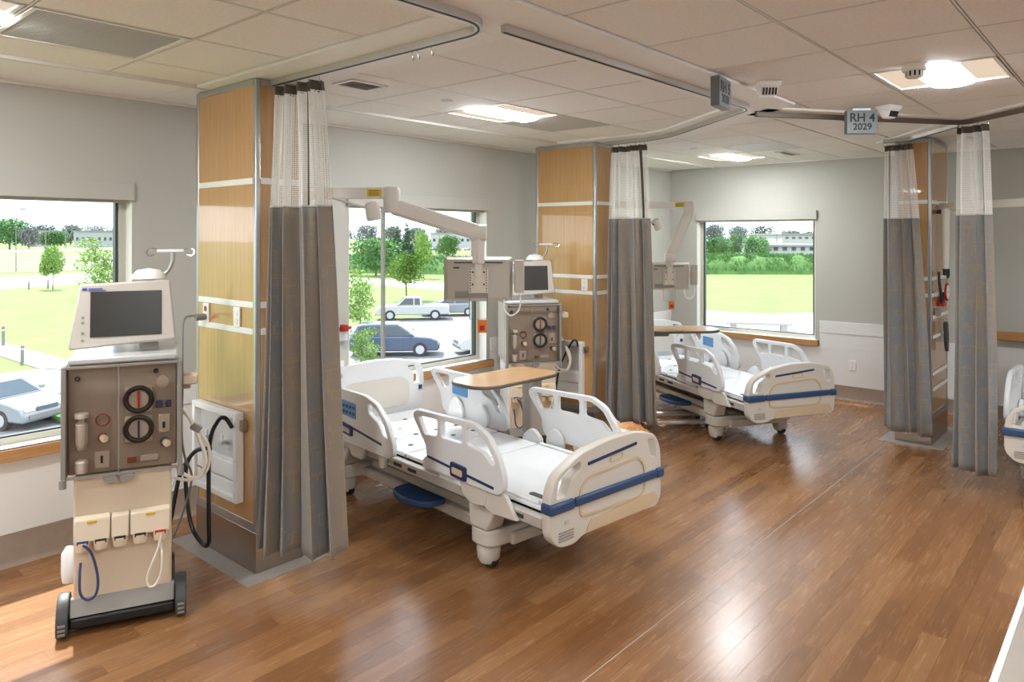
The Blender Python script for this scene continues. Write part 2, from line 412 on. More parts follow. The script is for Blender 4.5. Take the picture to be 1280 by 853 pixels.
def wall_pieces(lo, hi, openings):
    """list of (a0,a1,z0,z1) around openings (a0,a1,z0,z1)"""
    out = []; a = lo
    for o in sorted(openings):
        out.append((a, o[0], 0, CEIL + 0.1)); out.append((o[0], o[1], 0, o[2])); out.append((o[0], o[1], o[3], CEIL + 0.1)); a = o[1]
    out.append((a, hi, 0, CEIL + 0.1)); return out
WINA = [(-1.2, 1.91, 0.66, 2.11), (3.58, 5.21, 0.66, 2.13), (6.15, 7.72, 0.66, 2.11)]
WINB = [(2.98, 4.50, 0.64, 2.08)]
up = lambda L: [(q[0], q[1], q[2], q[3] + 0.075) for q in L]
mb = MB()
for a0, a1, z0, z1 in wall_pieces(X0, WB + TH, up(WINA)): mb.bb(a0, a1, WA, WA + TH, z0, z1)
wl = struct(mb.build('wall_left', 'wall_paint'), 'long beige wall with the row of windows and wood sills', 'wall')
mb = MB()
for a0, a1, z0, z1 in wall_pieces(Y0, WA, up(WINB)): mb.bb(WB, WB + TH, a0, a1, z0, z1)
wb = struct(mb.build('wall_far', 'wall_paint'), 'far beige wall with one window beyond the second bed', 'wall')
wr = struct(MB().bb(X0, WB + TH, Y0 - TH, Y0, 0, CEIL + 0.1).build('wall_right', 'wall_paint'), 'beige wall closing the room on the right, out of view', 'wall')
wk = struct(MB().bb(X0 - TH, X0, Y0 - TH, WA + TH, 0, CEIL + 0.1).build('wall_back', 'wall_paint'), 'beige wall closing the room behind the viewer', 'wall')
# lower wall lining and flat rail
def lining(parent, segs, axis, at):
    for a0, a1, z0, z1, name, mt, pr in segs:
        q = MB()
        if axis == 'x': q.bb(a0, a1, at - pr, at, z0, z1)
        else: q.bb(at - pr, at, a0, a1, z0, z1)
        q.build(name, mt, parent, 0.002)
sg = []
for a0, a1 in ((X0, WB),): sg.append((a0, a1, 0.185, 0.61, 'wainscot_panel', 'wainscot', 0.006))
for a0, a1 in ((X0, -1.25), (1.96, 3.53), (5.26, 6.1), (7.77, WB)):
    sg.append((a0, a1, 0.61, 0.75, 'wainscot_panel', 'wainscot', 0.006)); sg.append((a0, a1, 0.75, 0.88, 'chair_rail', 'wainscot', 0.014))
lining(wl, sg, 'x', WA)
sg = [(Y0, WA - 0.02, 0.155, 0.58, 'wainscot_panel', 'wainscot', 0.006), (Y0, 2.93, 0.58, 0.75, 'wainscot_panel', 'wainscot', 0.006), (1.79, 2.93, 0.75, 0.885, 'chair_rail', 'wainscot', 0.014)]
lining(wb, sg, 'y', WB)
# coved base
def base(name, a0, a1, axis, at, label, h):
    prof = [(0, 0), (0.028, 0), (0.022, 0.006), (0.012, 0.03), (0.010, h), (0, h)]
    q = MB()
    if axis == 'x': T = Matrix(((0, 0, 1, 0), (-1, 0, 0, at), (0, 1, 0, 0), (0, 0, 0, 1)))
    else: T = Matrix(((-1, 0, 0, at), (0, 0, 1, 0), (0, 1, 0, 0), (0, 0, 0, 1)))
    q.prism(prof, a0, a1, T); return struct(q.build(name, 'base_vinyl'), label, 'baseboard')
base('baseboard_left', X0, WB, 'x', WA, 'brown coved vinyl base along the long window wall', 0.185)
base('baseboard_far', Y0, WA - 0.03, 'y', WB, 'brown coved vinyl base along the far wall', 0.15)

# windows: frame bars, pane, sill, apron, shade box
def window(name, axis, at, a0, a1, z0, z1, label, mull=None, near_hi=True):
    e = struct(empty(name, (0, 0, 0)), label, 'window')
    def bbx(n, p0, p1, d0, d1, q0, q1, mt, bev=0.0):
        q = MB()
        if axis == 'x': q.bb(p0, p1, at + d0, at + d1, q0, q1)
        else: q.bb(at + d0, at + d1, p0, p1, q0, q1)
        return q.build(n, mt, e, bev)
    zs = z1; z1 = z1 + 0.075
    for p0, p1 in ((a0, a0 + 0.045), (a1 - 0.045, a1)):
        bbx('window_frame', p0, p1, 0.09, 0.15, z0, z1, 'frame_light', 0.003)
    bbx('window_frame', a0 + 0.045, a1 - 0.045, 0.09, 0.15, z0, z0 + 0.05, 'frame_light', 0.003); bbx('window_frame', a0 + 0.045, a1 - 0.045, 0.09, 0.15, z1 - 0.04, z1, 'frame_light', 0.003)
    for p0, p1, q0, q1 in ((a0 + 0.045, a0 + 0.062, z0 + 0.05, z1 - 0.04), (a1 - 0.062, a1 - 0.045, z0 + 0.05, z1 - 0.04), (a0 + 0.068, a1 - 0.068, z0 + 0.05, z0 + 0.06), (a0 + 0.068, a1 - 0.068, z1 - 0.055, z1 - 0.04)):
        bbx('glazing_bead', p0, p1, 0.10, 0.14, q0, q1, 'frame_dark')
    if mull is not None: bbx('mullion', mull - 0.009, mull + 0.009, 0.10, 0.14, z0 + 0.068, z1 - 0.055, 'machine_grey')
    bbx('pane', a0 + 0.06, a1 - 0.06, 0.117, 0.123, z0 + 0.06, z1 - 0.05, 'window_glass')
    for p in ((a0 - 0.001, a0 + 0.004), (a1 - 0.004, a1 + 0.001)): bbx('jamb_liner', p[0], p[1], -0.004, 0.09, z0, z1, 'white_trim')
    bbx('window_sill', a0 - 0.05 if axis == 'x' else a0 - 0.04, a1 + 0.06, -0.045, 0.09, z0 - 0.004, z0 + 0.012, 'white_trim', 0.002)
    bbx('sill_apron', a0 - 0.05 if axis == 'x' else a0 - 0.04, a1 + 0.06, -0.05, -0.0065, z0 - 0.055, z0 + 0.012, 'sill_wood', 0.002)
    bbx('shade_box', a0 - 0.02, a1 + 0.005, -0.03, 0.06, zs - 0.004, zs + 0.105, 'wall_paint', 0.002)
    bbx('shade_bottom_bar', a0 + 0.01, a1 - 0.01, 0.02, 0.04, zs - 0.022, zs - 0.004, 'wall_paint', 0.002)
    return e
window('window_1', 'x', WA, *WINA[0], 'large window with grey frame behind the nearest dialysis machine')
window('window_2', 'x', WA, *WINA[1], 'window behind the first bed with a view of the parked pickup', mull=4.03)
window('window_3', 'x', WA, *WINA[2], 'window hidden behind the second curtain and wood column')
window('window_4', 'y', WB, *WINB[0], 'window in the far wall looking over lawn and white building')

# ------------------------------------------------------------------ floor strips
def plank_cells():
    r0, r1 = math.floor(Y0 / PW), math.ceil(WA / PW)
    for r in range(r0, r1):
        off = ((r + 100.0) * 0.381) % 1.0
        y0, y1 = max(r * PW, Y0), min((r + 1) * PW, WA)
        c = math.floor(X0 / PL + off)
        while True:
            xa, xb = (c - off) * PL, (c + 1 - off) * PL; c += 1
            if xa >= WB: break
            xa, xb = max(xa, X0), min(xb, WB)
            if xb - xa > 0.01: yield xa, xb, y0, y1
def proj(x, y, z):
    d = x * FW[0] + y * FW[1]; r_ = x * RT[0] + y * RT[1]
    return 640 + F * r_ / max(d, 0.05), HY - F * (z - CAMH) / max(d, 0.05), d
vis, rest = [], []
for cell in plank_cells():
    xa, xb, ya, yb = cell; P = [proj(x, y, 0) for x in (xa, xb) for y in (ya, yb)]
    ok = min(p[2] for p in P) > 0.6 and any(-20 < p[0] < 1300 and 300 < p[1] < 870 for p in P)
    if ok:
        q = [P[0], P[2], P[3], P[1]]
        ar = abs(sum(q[i][0] * q[(i + 1) % 4][1] - q[(i + 1) % 4][0] * q[i][1] for i in range(4))) / 2
        vis.append((ar, cell))
    else: rest.append(cell)
vis.sort(reverse=True); rest += [c for a, c in vis[300:]]; vis = [c for a, c in vis[:300]]
G = 0.0004
meshes = {}
for xa, xb, ya, yb in vis:
    key = (round(xb - xa, 4), round(yb - ya, 4))
    if key not in meshes: meshes[key] = MB().bb(-key[0] / 2 + G, key[0] / 2 - G, -key[1] / 2 + G, key[1] / 2 - G, -0.006, 0).mesh('plank', 'plank')
    o = mk('plank', meshes[key], fl); o.location = ((xa + xb) / 2, (ya + yb) / 2, 0)
mb = MB()
for xa, xb, ya, yb in rest: mb.bb(xa + G, xb - G, ya + G, yb - G, -0.006, 0)
o = mb.build('plank_field', 'plank', fl); o['kind'] = 'stuff'
MB().bb(0.6, 8.0, 1.800, 1.804, -0.004, 0.0006).build('weld_seam', 'weld', fl)

# ------------------------------------------------------------------ ceiling
ce = struct(MB().bb(X0, WB + TH, Y0, WA + TH, CEIL + 0.012, CEIL + 0.1).build('ceiling', 'plenum'), 'suspended ceiling of square white mineral tiles', 'ceiling')
LX, LY, PX, PY = 3.026, 3.885, 0.647, 0.61
def lines(lo, hi, o, p):
    k = math.ceil((lo - o) / p - 1e-6); out = [lo]
    while o + k * p < hi - 0.03:
        if o + k * p > lo + 0.03: out.append(o + k * p)
        k += 1
    return out + [hi]
zones = [(X0, 2.03, 2.17, 4.27, 1.55, 3.885), (2.43, WB, 2.17, 4.27, LX, 3.885), (X0, WB, Y0, 1.80, LX, 1.178), (4.95, WB, 1.80, 2.17, LX, 1.178)]
LIGHTS = [(4.32, 4.967, 0.568, 1.178), (3.673, 4.32, 3.275, 3.885), (7.555, 8.202, 3.275, 3.885), (0.256, 0.903, 3.275, 3.885),  # last cell here is an added light; a slatted diffuser belongs there
          (0.438, 1.085, -0.042, 0.568), (-2.15, -1.503, 0.568, 1.178), (1.732, 2.379, -1.872, -1.262), (4.32, 4.967, -1.872, -1.262), (-1.685, -1.038, 3.275, 3.885), (-1.503, -0.856, -2.482, -1.872), (6.908, 7.555, -1.872, -1.262)]
PERF = [(0.903, 1.55, 3.275, 3.885)]
GREY = [(4.32, 4.967, 3.275, 3.885), (6.908, 7.555, 2.665, 3.275)]
def hit(c, L): return any(abs(c[0] - q[0]) < 0.06 and abs(c[2] - q[2]) < 0.06 for q in L)
tmesh = {}
cells_l = []
for zx0, zx1, zy0, zy1, ox, oy in zones:
    xs, ys = lines(zx0, zx1, ox, PX), lines(zy0, zy1, oy, PY)
    for i in range(len(xs) - 1):
        for j in range(len(ys) - 1):
            c = (xs[i], xs[i + 1], ys[j], ys[j + 1])
            if hit(c, LIGHTS): cells_l.append(c); continue
            if hit(c, PERF): continue
            mt = 'grille' if hit(c, GREY) else 'tile'
            key = (round(c[1] - c[0], 3), round(c[3] - c[2], 3), mt)
            if key not in tmesh: tmesh[key] = MB().bb(-key[0] / 2 + 0.009, key[0] / 2 - 0.009, -key[1] / 2 + 0.009, key[1] / 2 - 0.009, -0.001, 0.012).mesh('ceiling_tile', mt)
            o = mk('ceiling_tile', tmesh[key], ce); o.location = ((c[0] + c[1]) / 2, (c[2] + c[3]) / 2, CEIL)
    for x in xs[1:-1]: MB().bb(x - 0.0045, x + 0.0045, zy0, zy1, CEIL - 0.0015, CEIL + 0.0119).build('grid_bar', 'tbar', ce)
    for y in ys[1:-1]: MB().bb(zx0, zx1, y - 0.0045, y + 0.0045, CEIL - 0.001, CEIL + 0.0119).build('grid_bar', 'tbar', ce)
# perimeter strip beside the window wall
for k in range(5):
    a0 = -3.0 + 0.12 + k * 2.44; MB().bb(max(a0, X0) + 0.003, min(a0 + 2.44, WB) - 0.003, 4.29, WA - 0.02, CEIL - 0.014, CEIL + 0.012).build('perimeter_panel', 'smooth_ceiling', ce, 0.002)
MB().bb(X0, WB, WA - 0.022, WA, CEIL - 0.03, CEIL + 0.01).build('wall_angle', 'white_trim', ce)
MB().bb(WB - 0.022, WB, Y0, WA - 0.022, CEIL - 0.012, CEIL + 0.01).build('wall_angle', 'white_trim', ce)
MB().bb(X0, WB, 4.258, 4.288, CEIL - 0.02, CEIL + 0.01).build('wall_angle', 'tbar', ce)
# smooth bands that carry the curtain tracks
Z1 = CEIL - 0.016
def band(x0, x1, y0, y1): return MB().bb(x0, x1, y0, y1, Z1, CEIL + 0.012).build('track_band', 'smooth_ceiling', ce, 0.003)
band(2.03, 2.43, 2.17, 4.27); band(X0, 4.62, 1.80, 2.17)
def band_poly(pts):
    return MB().prism(pts, Z1, CEIL + 0.0118).build('track_band', 'smooth_ceiling', ce)
band_poly([(4.62, 1.80), (4.95, 1.80), (5.22, 2.14), (5.82, 2.92), (5.92, 3.20), (5.92, 4.27), (5.52, 4.27), (5.52, 3.30), (5.44, 3.08), (4.74, 2.17), (4.62, 2.17)])
band_poly([(4.97, 2.00), (5.14, 2.22), (6.55, 1.26), (7.55, 1.98), (7.70, 1.78), (6.52, 0.98), (6.35, 1.06)])
band_poly([(6.35, 1.06), (6.52, 0.98), (5.3, -0.25), (5.15, -0.15)])

# light fittings
def troffer(c, label):
    e = empty('ceiling_light', ((c[0] + c[1]) / 2, (c[2] + c[3]) / 2, CEIL), math.pi / 2); hy, hx = (c[1] - c[0]) / 2 - 0.012, (c[3] - c[2]) / 2 - 0.012
    q = MB()
    for s in (-1, 1):
        q.bb(s * hx, s * (hx - 0.018), -hy, hy, -0.003, 0.011); q.bb(-hx + 0.018, hx - 0.018, s * hy, s * (hy - 0.018), -0.003, 0.011)
    q.build('light_frame', 'white_trim', e)
    n = 10; vs = []; fs = []
    X1, Y1 = hx - 0.018, hy - 0.018
    for i in range(n + 1):
        u = -1 + 2 * i / n; z = 0.004 + 0.0075 * (1 - u * u)
        vs += [(u * X1, -Y1, z), (u * X1, Y1, z)]
    for i in range(n): fs.append((2 * i, 2 * i + 1, 2 * i + 3, 2 * i + 2))
    MB().add(vs, fs).build('reflector_panel', 'reflector_glow', e)
    vs, fs = [], []; R = 0.12
    for i in range(n + 1):
        a = math.pi * i / n; vs += [(-R * math.cos(a), -Y1 + 0.01, 0.004 - 0.03 * math.sin(a)), (-R * math.cos(a), Y1 - 0.01, 0.004 - 0.03 * math.sin(a))]
    for i in range(n): fs.append((2 * i, 2 * i + 2, 2 * i + 3, 2 * i + 1))
    fs += [tuple(range(0, 2 * n + 2, 2)), tuple(range(1, 2 * n + 2, 2))]
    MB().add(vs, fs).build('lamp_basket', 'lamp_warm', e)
    return tag(e, label, 'ceiling light', 'recessed ceiling lights')
LN = ['recessed square ceiling light with warm glow beside the smoke detector', 'recessed ceiling light above the first bed', 'recessed ceiling light in the corner bay above the second bed', 'added ceiling light in place of the slatted diffuser at the upper left edge beside the perforated grille']
def near(c, L):
    for k, q in enumerate(L):
        if abs(c[0] - q[0]) < 0.06 and abs(c[2] - q[2]) < 0.06: return k
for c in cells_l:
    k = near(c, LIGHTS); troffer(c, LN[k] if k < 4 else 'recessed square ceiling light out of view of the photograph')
# perforated return grille
c = PERF[0]; e = empty('return_grille', ((c[0] + c[1]) / 2, (c[2] + c[3]) / 2, CEIL))
q = MB(); hx, hy = (c[1] - c[0]) / 2 - 0.012, (c[3] - c[2]) / 2 - 0.012
for s in (-1, 1):
    q.bb(s * hx, s * (hx - 0.02), -hy, hy, -0.004, 0.011); q.bb(-hx + 0.02, hx - 0.02, s * hy, s * (hy - 0.02), -0.004, 0.011)
q.build('grille_frame', 'white_trim', e)
MB().bb(-hx + 0.02, hx - 0.02, -hy + 0.02, hy - 0.02, 0.006, 0.011).build('grille_back', 'grille', e)
q = MB(); n = 44
for i in range(n):
    x = -hx + 0.02 + (i + 0.5) * (2 * hx - 0.04) / n; q.bb(x - 0.0038, x + 0.0038, -hy + 0.02, hy - 0.02, 0.0015, 0.004)
for i in range(n):
    y = -hy + 0.02 + (i + 0.5) * (2 * hy - 0.04) / n; q.bb(-hx + 0.02, hx - 0.02, y - 0.0038, y + 0.0038, 0.0010, 0.0035)
o = q.build('perforated_sheet', 'grille', e); o['kind'] = 'stuff'
tag(e, 'grey perforated square return air grille in the ceiling above the nearest machine', 'air grille')
# small slotted diffuser
def slot_vent(x, y, sx_, sy_, label, n=7):
    e = empty('ceiling_vent', (x, y, CEIL)); q = MB()
    for s in (-1, 1):
        q.bb(s * sx_, s * (sx_ - 0.02), -sy_, sy_, -0.010, -0.002); q.bb(-sx_ + 0.02, sx_ - 0.02, s * sy_, s * (sy_ - 0.02), -0.010, -0.002)
    q.build('vent_frame', 'white_trim', e); MB().bb(-sx_ + 0.02, sx_ - 0.02, -sy_ + 0.02, sy_ - 0.02, -0.004, -0.0025).build('vent_throat', 'dark', e)
    for i in range(n):
        yy = -sy_ + 0.03 + i * (2 * sy_ - 0.06) / (n - 1); MB().box((0, yy, -0.007), (2 * sx_ - 0.045, 0.008, 0.0025), Matrix.Rotation(0.5, 4, 'X')).build('louver', 'grille', e)
    tag(e, label, 'air vent')
slot_vent(2.66, 3.52, 0.13, 0.10, 'small dark slotted air vent in the ceiling beside the first curtain')
slot_vent(7.9, 2.95, 0.22, 0.06, 'narrow grey air vent in the ceiling of the corner bay', 5)
slot_vent(7.75, 1.22, 0.16, 0.05, 'narrow dark air vent in the ceiling beyond the rightmost curtain', 5)
for x, y, lb in ((3.35, 3.5, 'flush round sprinkler cap in the tile beside the light above the first bed'), (6.85, 3.52, 'flush round sprinkler cap in the ceiling of the corner bay')):
    tag(MB().lathe([(0.0, -0.004), (0.034, -0.004), (0.04, -0.001), (0.04, 0.0)], (x, y, CEIL - 0.002)).build('sprinkler_cap', 'aluminium'), lb, 'sprinkler')

# curtain tracks
def track(pts, label, hooks=(), mt='track'):
    e = empty('curtain_track', (0, 0, 0))
    P = [Vector((p[0], p[1], 0)) for p in pts]; L_, R_ = [], []
    for i, p in enumerate(P):
        t = (P[min(i + 1, len(P) - 1)] - P[max(i - 1, 0)]).normalized(); n_ = Vector((-t.y, t.x, 0)); L_.append(p + n_ * 0.016); R_.append(p - n_ * 0.016)
    vs, fs = [], []
    for i in range(len(P)):
        for q in (L_[i], R_[i]): vs += [(q.x, q.y, Z1 - 0.032), (q.x, q.y, Z1)]
    for i in range(len(P) - 1):
        a, b_ = 4 * i, 4 * i + 4
        fs += [(a, b_, b_ + 1, a + 1), (a + 2, a + 3, b_ + 3, b_ + 2), (a, a + 2, b_ + 2, b_), (a + 1, b_ + 1, b_ + 3, a + 3)]
    k = 4 * (len(P) - 1); fs += [(0, 1, 3, 2), (k, k + 2, k + 3, k + 1)]
    MB().add(vs, fs).build('rail', mt, e)
    vs2 = []
    q = MB()
    for i in range(len(P) - 1):
        d = P[i + 1] - P[i]; q.box(((P[i].x + P[i + 1].x) / 2, (P[i].y + P[i + 1].y) / 2, Z1 - 0.0335), (d.length, 0.009, 0.003), math.atan2(d.y, d.x))
    q.build('slot', 'dark', e)
    for hx_, hy_ in hooks:
        MB().tube(smooth_path([(hx_, hy_, Z1 - 0.032), (hx_, hy_, Z1 - 0.055), (hx_ + 0.006, hy_, Z1 - 0.075), (hx_ + 0.014, hy_, Z1 - 0.062)], 5), 0.0018, 5).build('carrier_hook', 'chrome', e)
    tag(e, label, 'curtain track')
def arc(cx_, cy_, r_, a0, a1, n=10): return [(cx_ + r_ * math.cos(math.radians(a0 + (a1 - a0) * k / n)), cy_ + r_ * math.sin(math.radians(a0 + (a1 - a0) * k / n))) for k in range(n + 1)]
track([(2.22, 3.74)] + arc(2.05, 2.20, 0.17, 0, -90) + [(X0 + 0.02, 2.03)], 'grey ceiling curtain track curving from the first column round to the left', [(2.22, 2.55), (2.22, 2.51), (2.22, 2.42)])
track([(2.27, 2.03), (4.66, 2.03)] + arc(4.66, 2.23, 0.20, -90, -37, 6) + [(5.55, 3.02)] + [(5.66, 3.22), (5.72, 3.42), (5.73, 3.84)], 'grey ceiling curtain track running over the aisle to the second column')
track([(5.04, 2.11), (6.40, 1.13)] + [(6.44, 1.08), (6.42, 1.02)] + [(5.25, -0.2)], 'ceiling curtain track coloured dark for its shaded side, from the room signs to the rightmost curtain', mt='track_shaded')
track([(6.56, 1.12), (7.24, 1.62), (7.27, 1.84)], 'short ceiling curtain track in front of the far right column')

# detectors and signs
def detector(x, y, kind, label):
    if kind == 'smoke':
        e = empty('smoke_detector', (x, y, CEIL - 0.002)); MB().lathe([(0.0, -0.035), (0.055, -0.035), (0.06, -0.028), (0.06, 0)], seg=28).build('housing', 'plastic_white', e)
        MB().lathe([(0.0, -0.062), (0.036, -0.062), (0.042, -0.056), (0.042, -0.0352)], seg=24).build('chamber', 'dark', e)
        for k in range(12):
            a = 2 * math.pi * k / 12; MB().box((0.042 * math.cos(a), 0.042 * math.sin(a), -0.048), (0.006, 0.012, 0.026), a).build('vent_rib', 'plastic_white', e)
        MB().lathe([(0.0, -0.068), (0.036, -0.068), (0.042, -0.0622)], seg=24).build('cap', 'plastic_white', e)
        tag(e, label, 'smoke detector')
    else:
        e = empty('motion_sensor', (x, y, CEIL - 0.002), YAW - math.pi / 2 + kind)
        MB().frust((0, 0, -0.03), (0.12, 0.10, 0), (0, 0, 0), (0.135, 0.115, 0)).build('housing', 'plastic_white', e, 0.004)
        MB().frust((0, 0.0, -0.085), (0.075, 0.05, 0), (0, 0, -0.0302), (0.11, 0.09, 0)).build('lens_body', 'plastic_white', e, 0.004)
        for k in range(5): MB().box((-0.036 + 0.018 * k, -0.036, -0.058), (0.008, 0.012, 0.04), Matrix.Rotation(0.38, 4, 'X')).build('lens_slot', 'dark', e)
        tag(e, label, 'motion sensor')
detector(4.26, 0.93, 'smoke', 'round white smoke detector in front of the right ceiling light')
detector(4.18, 1.68, 0.0, 'white motion sensor with dark slots on the ceiling behind the left room sign')
detector(5.50, 1.36, 0.5, 'small white motion sensor beside the right hanging room sign')
def sign(x, y, rz, l1, l2, label):
    e = empty('room_sign', (x, y, CEIL - 0.016), rz)
    MB().box((0, 0, -0.095), (0.205, 0.05, 0.16)).build('sign_body', 'sign_grey', e, 0.002)
    MB().box((0, 0, -0.0075), (0.12, 0.03, 0.015)).build('sign_mount', 'aluminium', e)
    for s in (-1, 1):
        for txt, z, sz in ((l1, -0.068, 0.082), (l2, -0.130, 0.064)):
            me = text_mesh(txt, sz); me.materials.append(M['sign_text']); o = mk('lettering', me, e)
            o.location = (0, s * 0.0256, z); o.rotation_euler = (math.pi / 2, 0, 0 if s < 0 else math.pi)
    tag(e, label, 'sign')
p = at_z(901, 92, CEIL); sign(p.x, p.y, math.radians(8), 'RH 5', '2030', 'grey hanging room sign turned edge-on, over the aisle, reading RH 5 2030')
p = at_z(1076, 133, CEIL); sign(p.x, p.y, math.radians(-52), 'RH 4', '2029', 'grey hanging room sign facing the viewer beside a motion sensor, reading RH 4 2029')
# ------------------------------------------------------------------ headwall columns
RAILS = [(2.17, 2.205), (1.475, 1.51), (1.325, 1.36)]
def outlet(parent, x, y, z, nrm, mt='plastic_white', name='power_outlet', red=False):
    """duplex outlet on a face with normal nrm ('-x','-y')"""
    q = MB(); d = {'-x': (0.008, 0.07, 0.115), '-y': (0.07, 0.008, 0.115), '+x': (0.008, 0.07, 0.115)}[nrm]
    s = -1 if nrm[0] == '-' else 1
    off = Vector((s * 0.004, 0, 0)) if nrm[1] == 'x' else Vector((0, s * 0.004, 0))
    o = MB().box(Vector((x, y, z)) + off, d).build(name, mt, parent, 0.002)
    for dz in (-0.024, 0.024):
        if nrm[1] == 'x': a, b_ = (x + s * 0.0075, y, z + dz), (x + s * 0.0105, y, z + dz)
        else: a, b_ = (x, y + s * 0.0075, z + dz), (x, y + s * 0.0105, z + dz)
        MB().cyl(a, b_, 0.017, 14).build('socket', 'red_ring' if red else 'socket', o)
    return o
def column(x0, x1, y0, y1, wide, label, outlets, box_face):
    e = empty('headwall_column', ((x0 + x1) / 2, (y0 + y1) / 2, 0)); cx_, cy_ = e.location.x, e.location.y
    X, Y = (x1 - x0) / 2, (y1 - y0) / 2; top = CEIL - 0.018
    MB().bb(-X + 0.03, X - 0.03, -Y + 0.03, Y - 0.03, 0.0, top).build('core', 'machine_grey', e)
    MB().bb(-X, X, -Y, Y, 0.0, 0.225).build('steel_base', 'steel', e, 0.004)
    for sx_ in (-1, 1):
        for sy_ in (-1, 1):
            MB().bb(sx_ * X, sx_ * (X - 0.03), sy_ * Y, sy_ * (Y - 0.03), 0.225, top).build('corner_post', 'aluminium', e, 0.006)
    levels = [0.275] + sorted(z for r_ in RAILS for z in r_) + [top - 0.035]
    spans = [(levels[i], levels[i + 1]) for i in range(0, len(levels), 2)]
    bars = [(0.226, 0.275)] + RAILS + [(top - 0.035, top)]
    for nrm in ('-x', '+x', '-y', '+y'):
        s = -1 if nrm[0] == '-' else 1
        half = (Y if nrm[1] == 'x' else X) - 0.031
        for z0, z1 in spans:
            q = MB()
            if nrm[1] == 'x': q.bb(s * (X - 0.003), s * (X - 0.029), -half, half, z0, z1)
            else: q.bb(-half, half, s * (Y - 0.003), s * (Y - 0.029), z0, z1)
            q.build('wood_panel', 'maple', e)
        for k, (z0, z1) in enumerate(bars):
            q = MB()
            if nrm[1] == 'x': q.bb(s * (X + 0.001), s * (X - 0.029), -half, half, z0, z1)
            else: q.bb(-half, half, s * (Y + 0.001), s * (Y - 0.029), z0, z1)
            q.build('trim_rail', 'aluminium' if k in (0, 4) else 'white_trim', e, 0.002)
    for (fx, fy, fz, nrm, red) in outlets: outlet(e, fx - cx_, fy - cy_, fz, nrm, red=red)
    # white dialysis supply box on one face
    if box_face:
        fx, ya, yb, z0, z1 = box_face; fx -= cx_; ya -= cy_; yb -= cy_
        d = 0.05
        o = MB().bb(fx - 0.012, fx, ya + 0.02, yb - 0.02, z0 + 0.02, z1 - 0.02).build('supply_box', 'plastic_white', e)
        for a in ((ya, ya + 0.035, z0, z1), (yb - 0.035, yb, z0, z1), (ya + 0.035, yb - 0.035, z0, z0 + 0.035), (ya + 0.035, yb - 0.035, z1 - 0.035, z1)):
            MB().bb(fx - d, fx, a[0], a[1], a[2], a[3]).build('box_frame', 'plastic_white', o, 0.004)
        zm = z0 + (z1 - z0) * 0.42; zl = z0 + (z1 - z0) * 0.22
        MB().bb(fx - 0.035, fx - 0.012, ya + 0.036, yb - 0.036, z0 + 0.036, zl - 0.006).build('box_cover', 'plastic_white', o, 0.004)
        MB().bb(fx - 0.035, fx - 0.012, ya + 0.036, yb - 0.036, zl + 0.006, zm).build('box_cover', 'plastic_white', o, 0.004)
        MB().bb(fx - 0.018, fx - 0.0121, ya + 0.05, yb - 0.05, zm + 0.02, z1 - 0.05).build('valve_plate', 'tray', o)
        for k in (0.3, 0.65):
            yy = ya + (yb - ya) * k; zz = zm + (z1 - zm) * 0.35
            MB().cyl((fx - 0.018, yy, zz), (fx - 0.06, yy, zz), 0.013, 12).build('valve', 'chrome', o)
            MB().cyl((fx - 0.046, yy, zz), (fx - 0.046, yy, zz + 0.045), 0.008, 10).build('valve_handle', 'plastic_white', o)
        MB().bb(fx - 0.03, fx, ya - 0.045, ya - 0.006, z1 - 0.10, z1 - 0.04).build('latch', 'steel', o, 0.003)
    # grey welded floor strip round the foot
    q = MB()
    m_ = 0.11
    for a in ((x0 - m_, x0 - 0.001, y0 - m_, y1 + m_), (x1 + 0.001, x1 + m_, y0 - m_, y1 + m_), (x0 - 0.001, x1 + 0.001, y0 - m_, y0 - 0.001), (x0 - 0.001, x1 + 0.001, y1 + 0.001, y1 + m_)):
        q.bb(a[0] - cx_, a[1] - cx_, a[2] - cy_, a[3] - cy_, 0.0002, 0.0012)
    q.build('floor_strip', 'floor_patch', e)
    return tag(e, label, 'column')
c1 = column(2.116, 2.42, 3.74, 4.45, 'y', 'wood-panelled column with steel foot beside the nearest dialysis machine', [(2.116, 4.31, 1.415, '-x', True), (2.116, 3.94, 1.415, '-x', False)], (2.116, 3.87, 4.40, 0.37, 0.88))
c2 = column(5.64, 5.95, 3.90, 4.62, 'y', 'wood-panelled column in the middle between the two beds', [(5.64, 4.02, 1.415, '-x', False)], (5.64, 4.02, 4.52, 0.37, 0.88))
c3 = column(7.40, 8.10, 1.48, 1.78, 'x', 'wood-panelled column half hidden between the two right curtains', [], None)

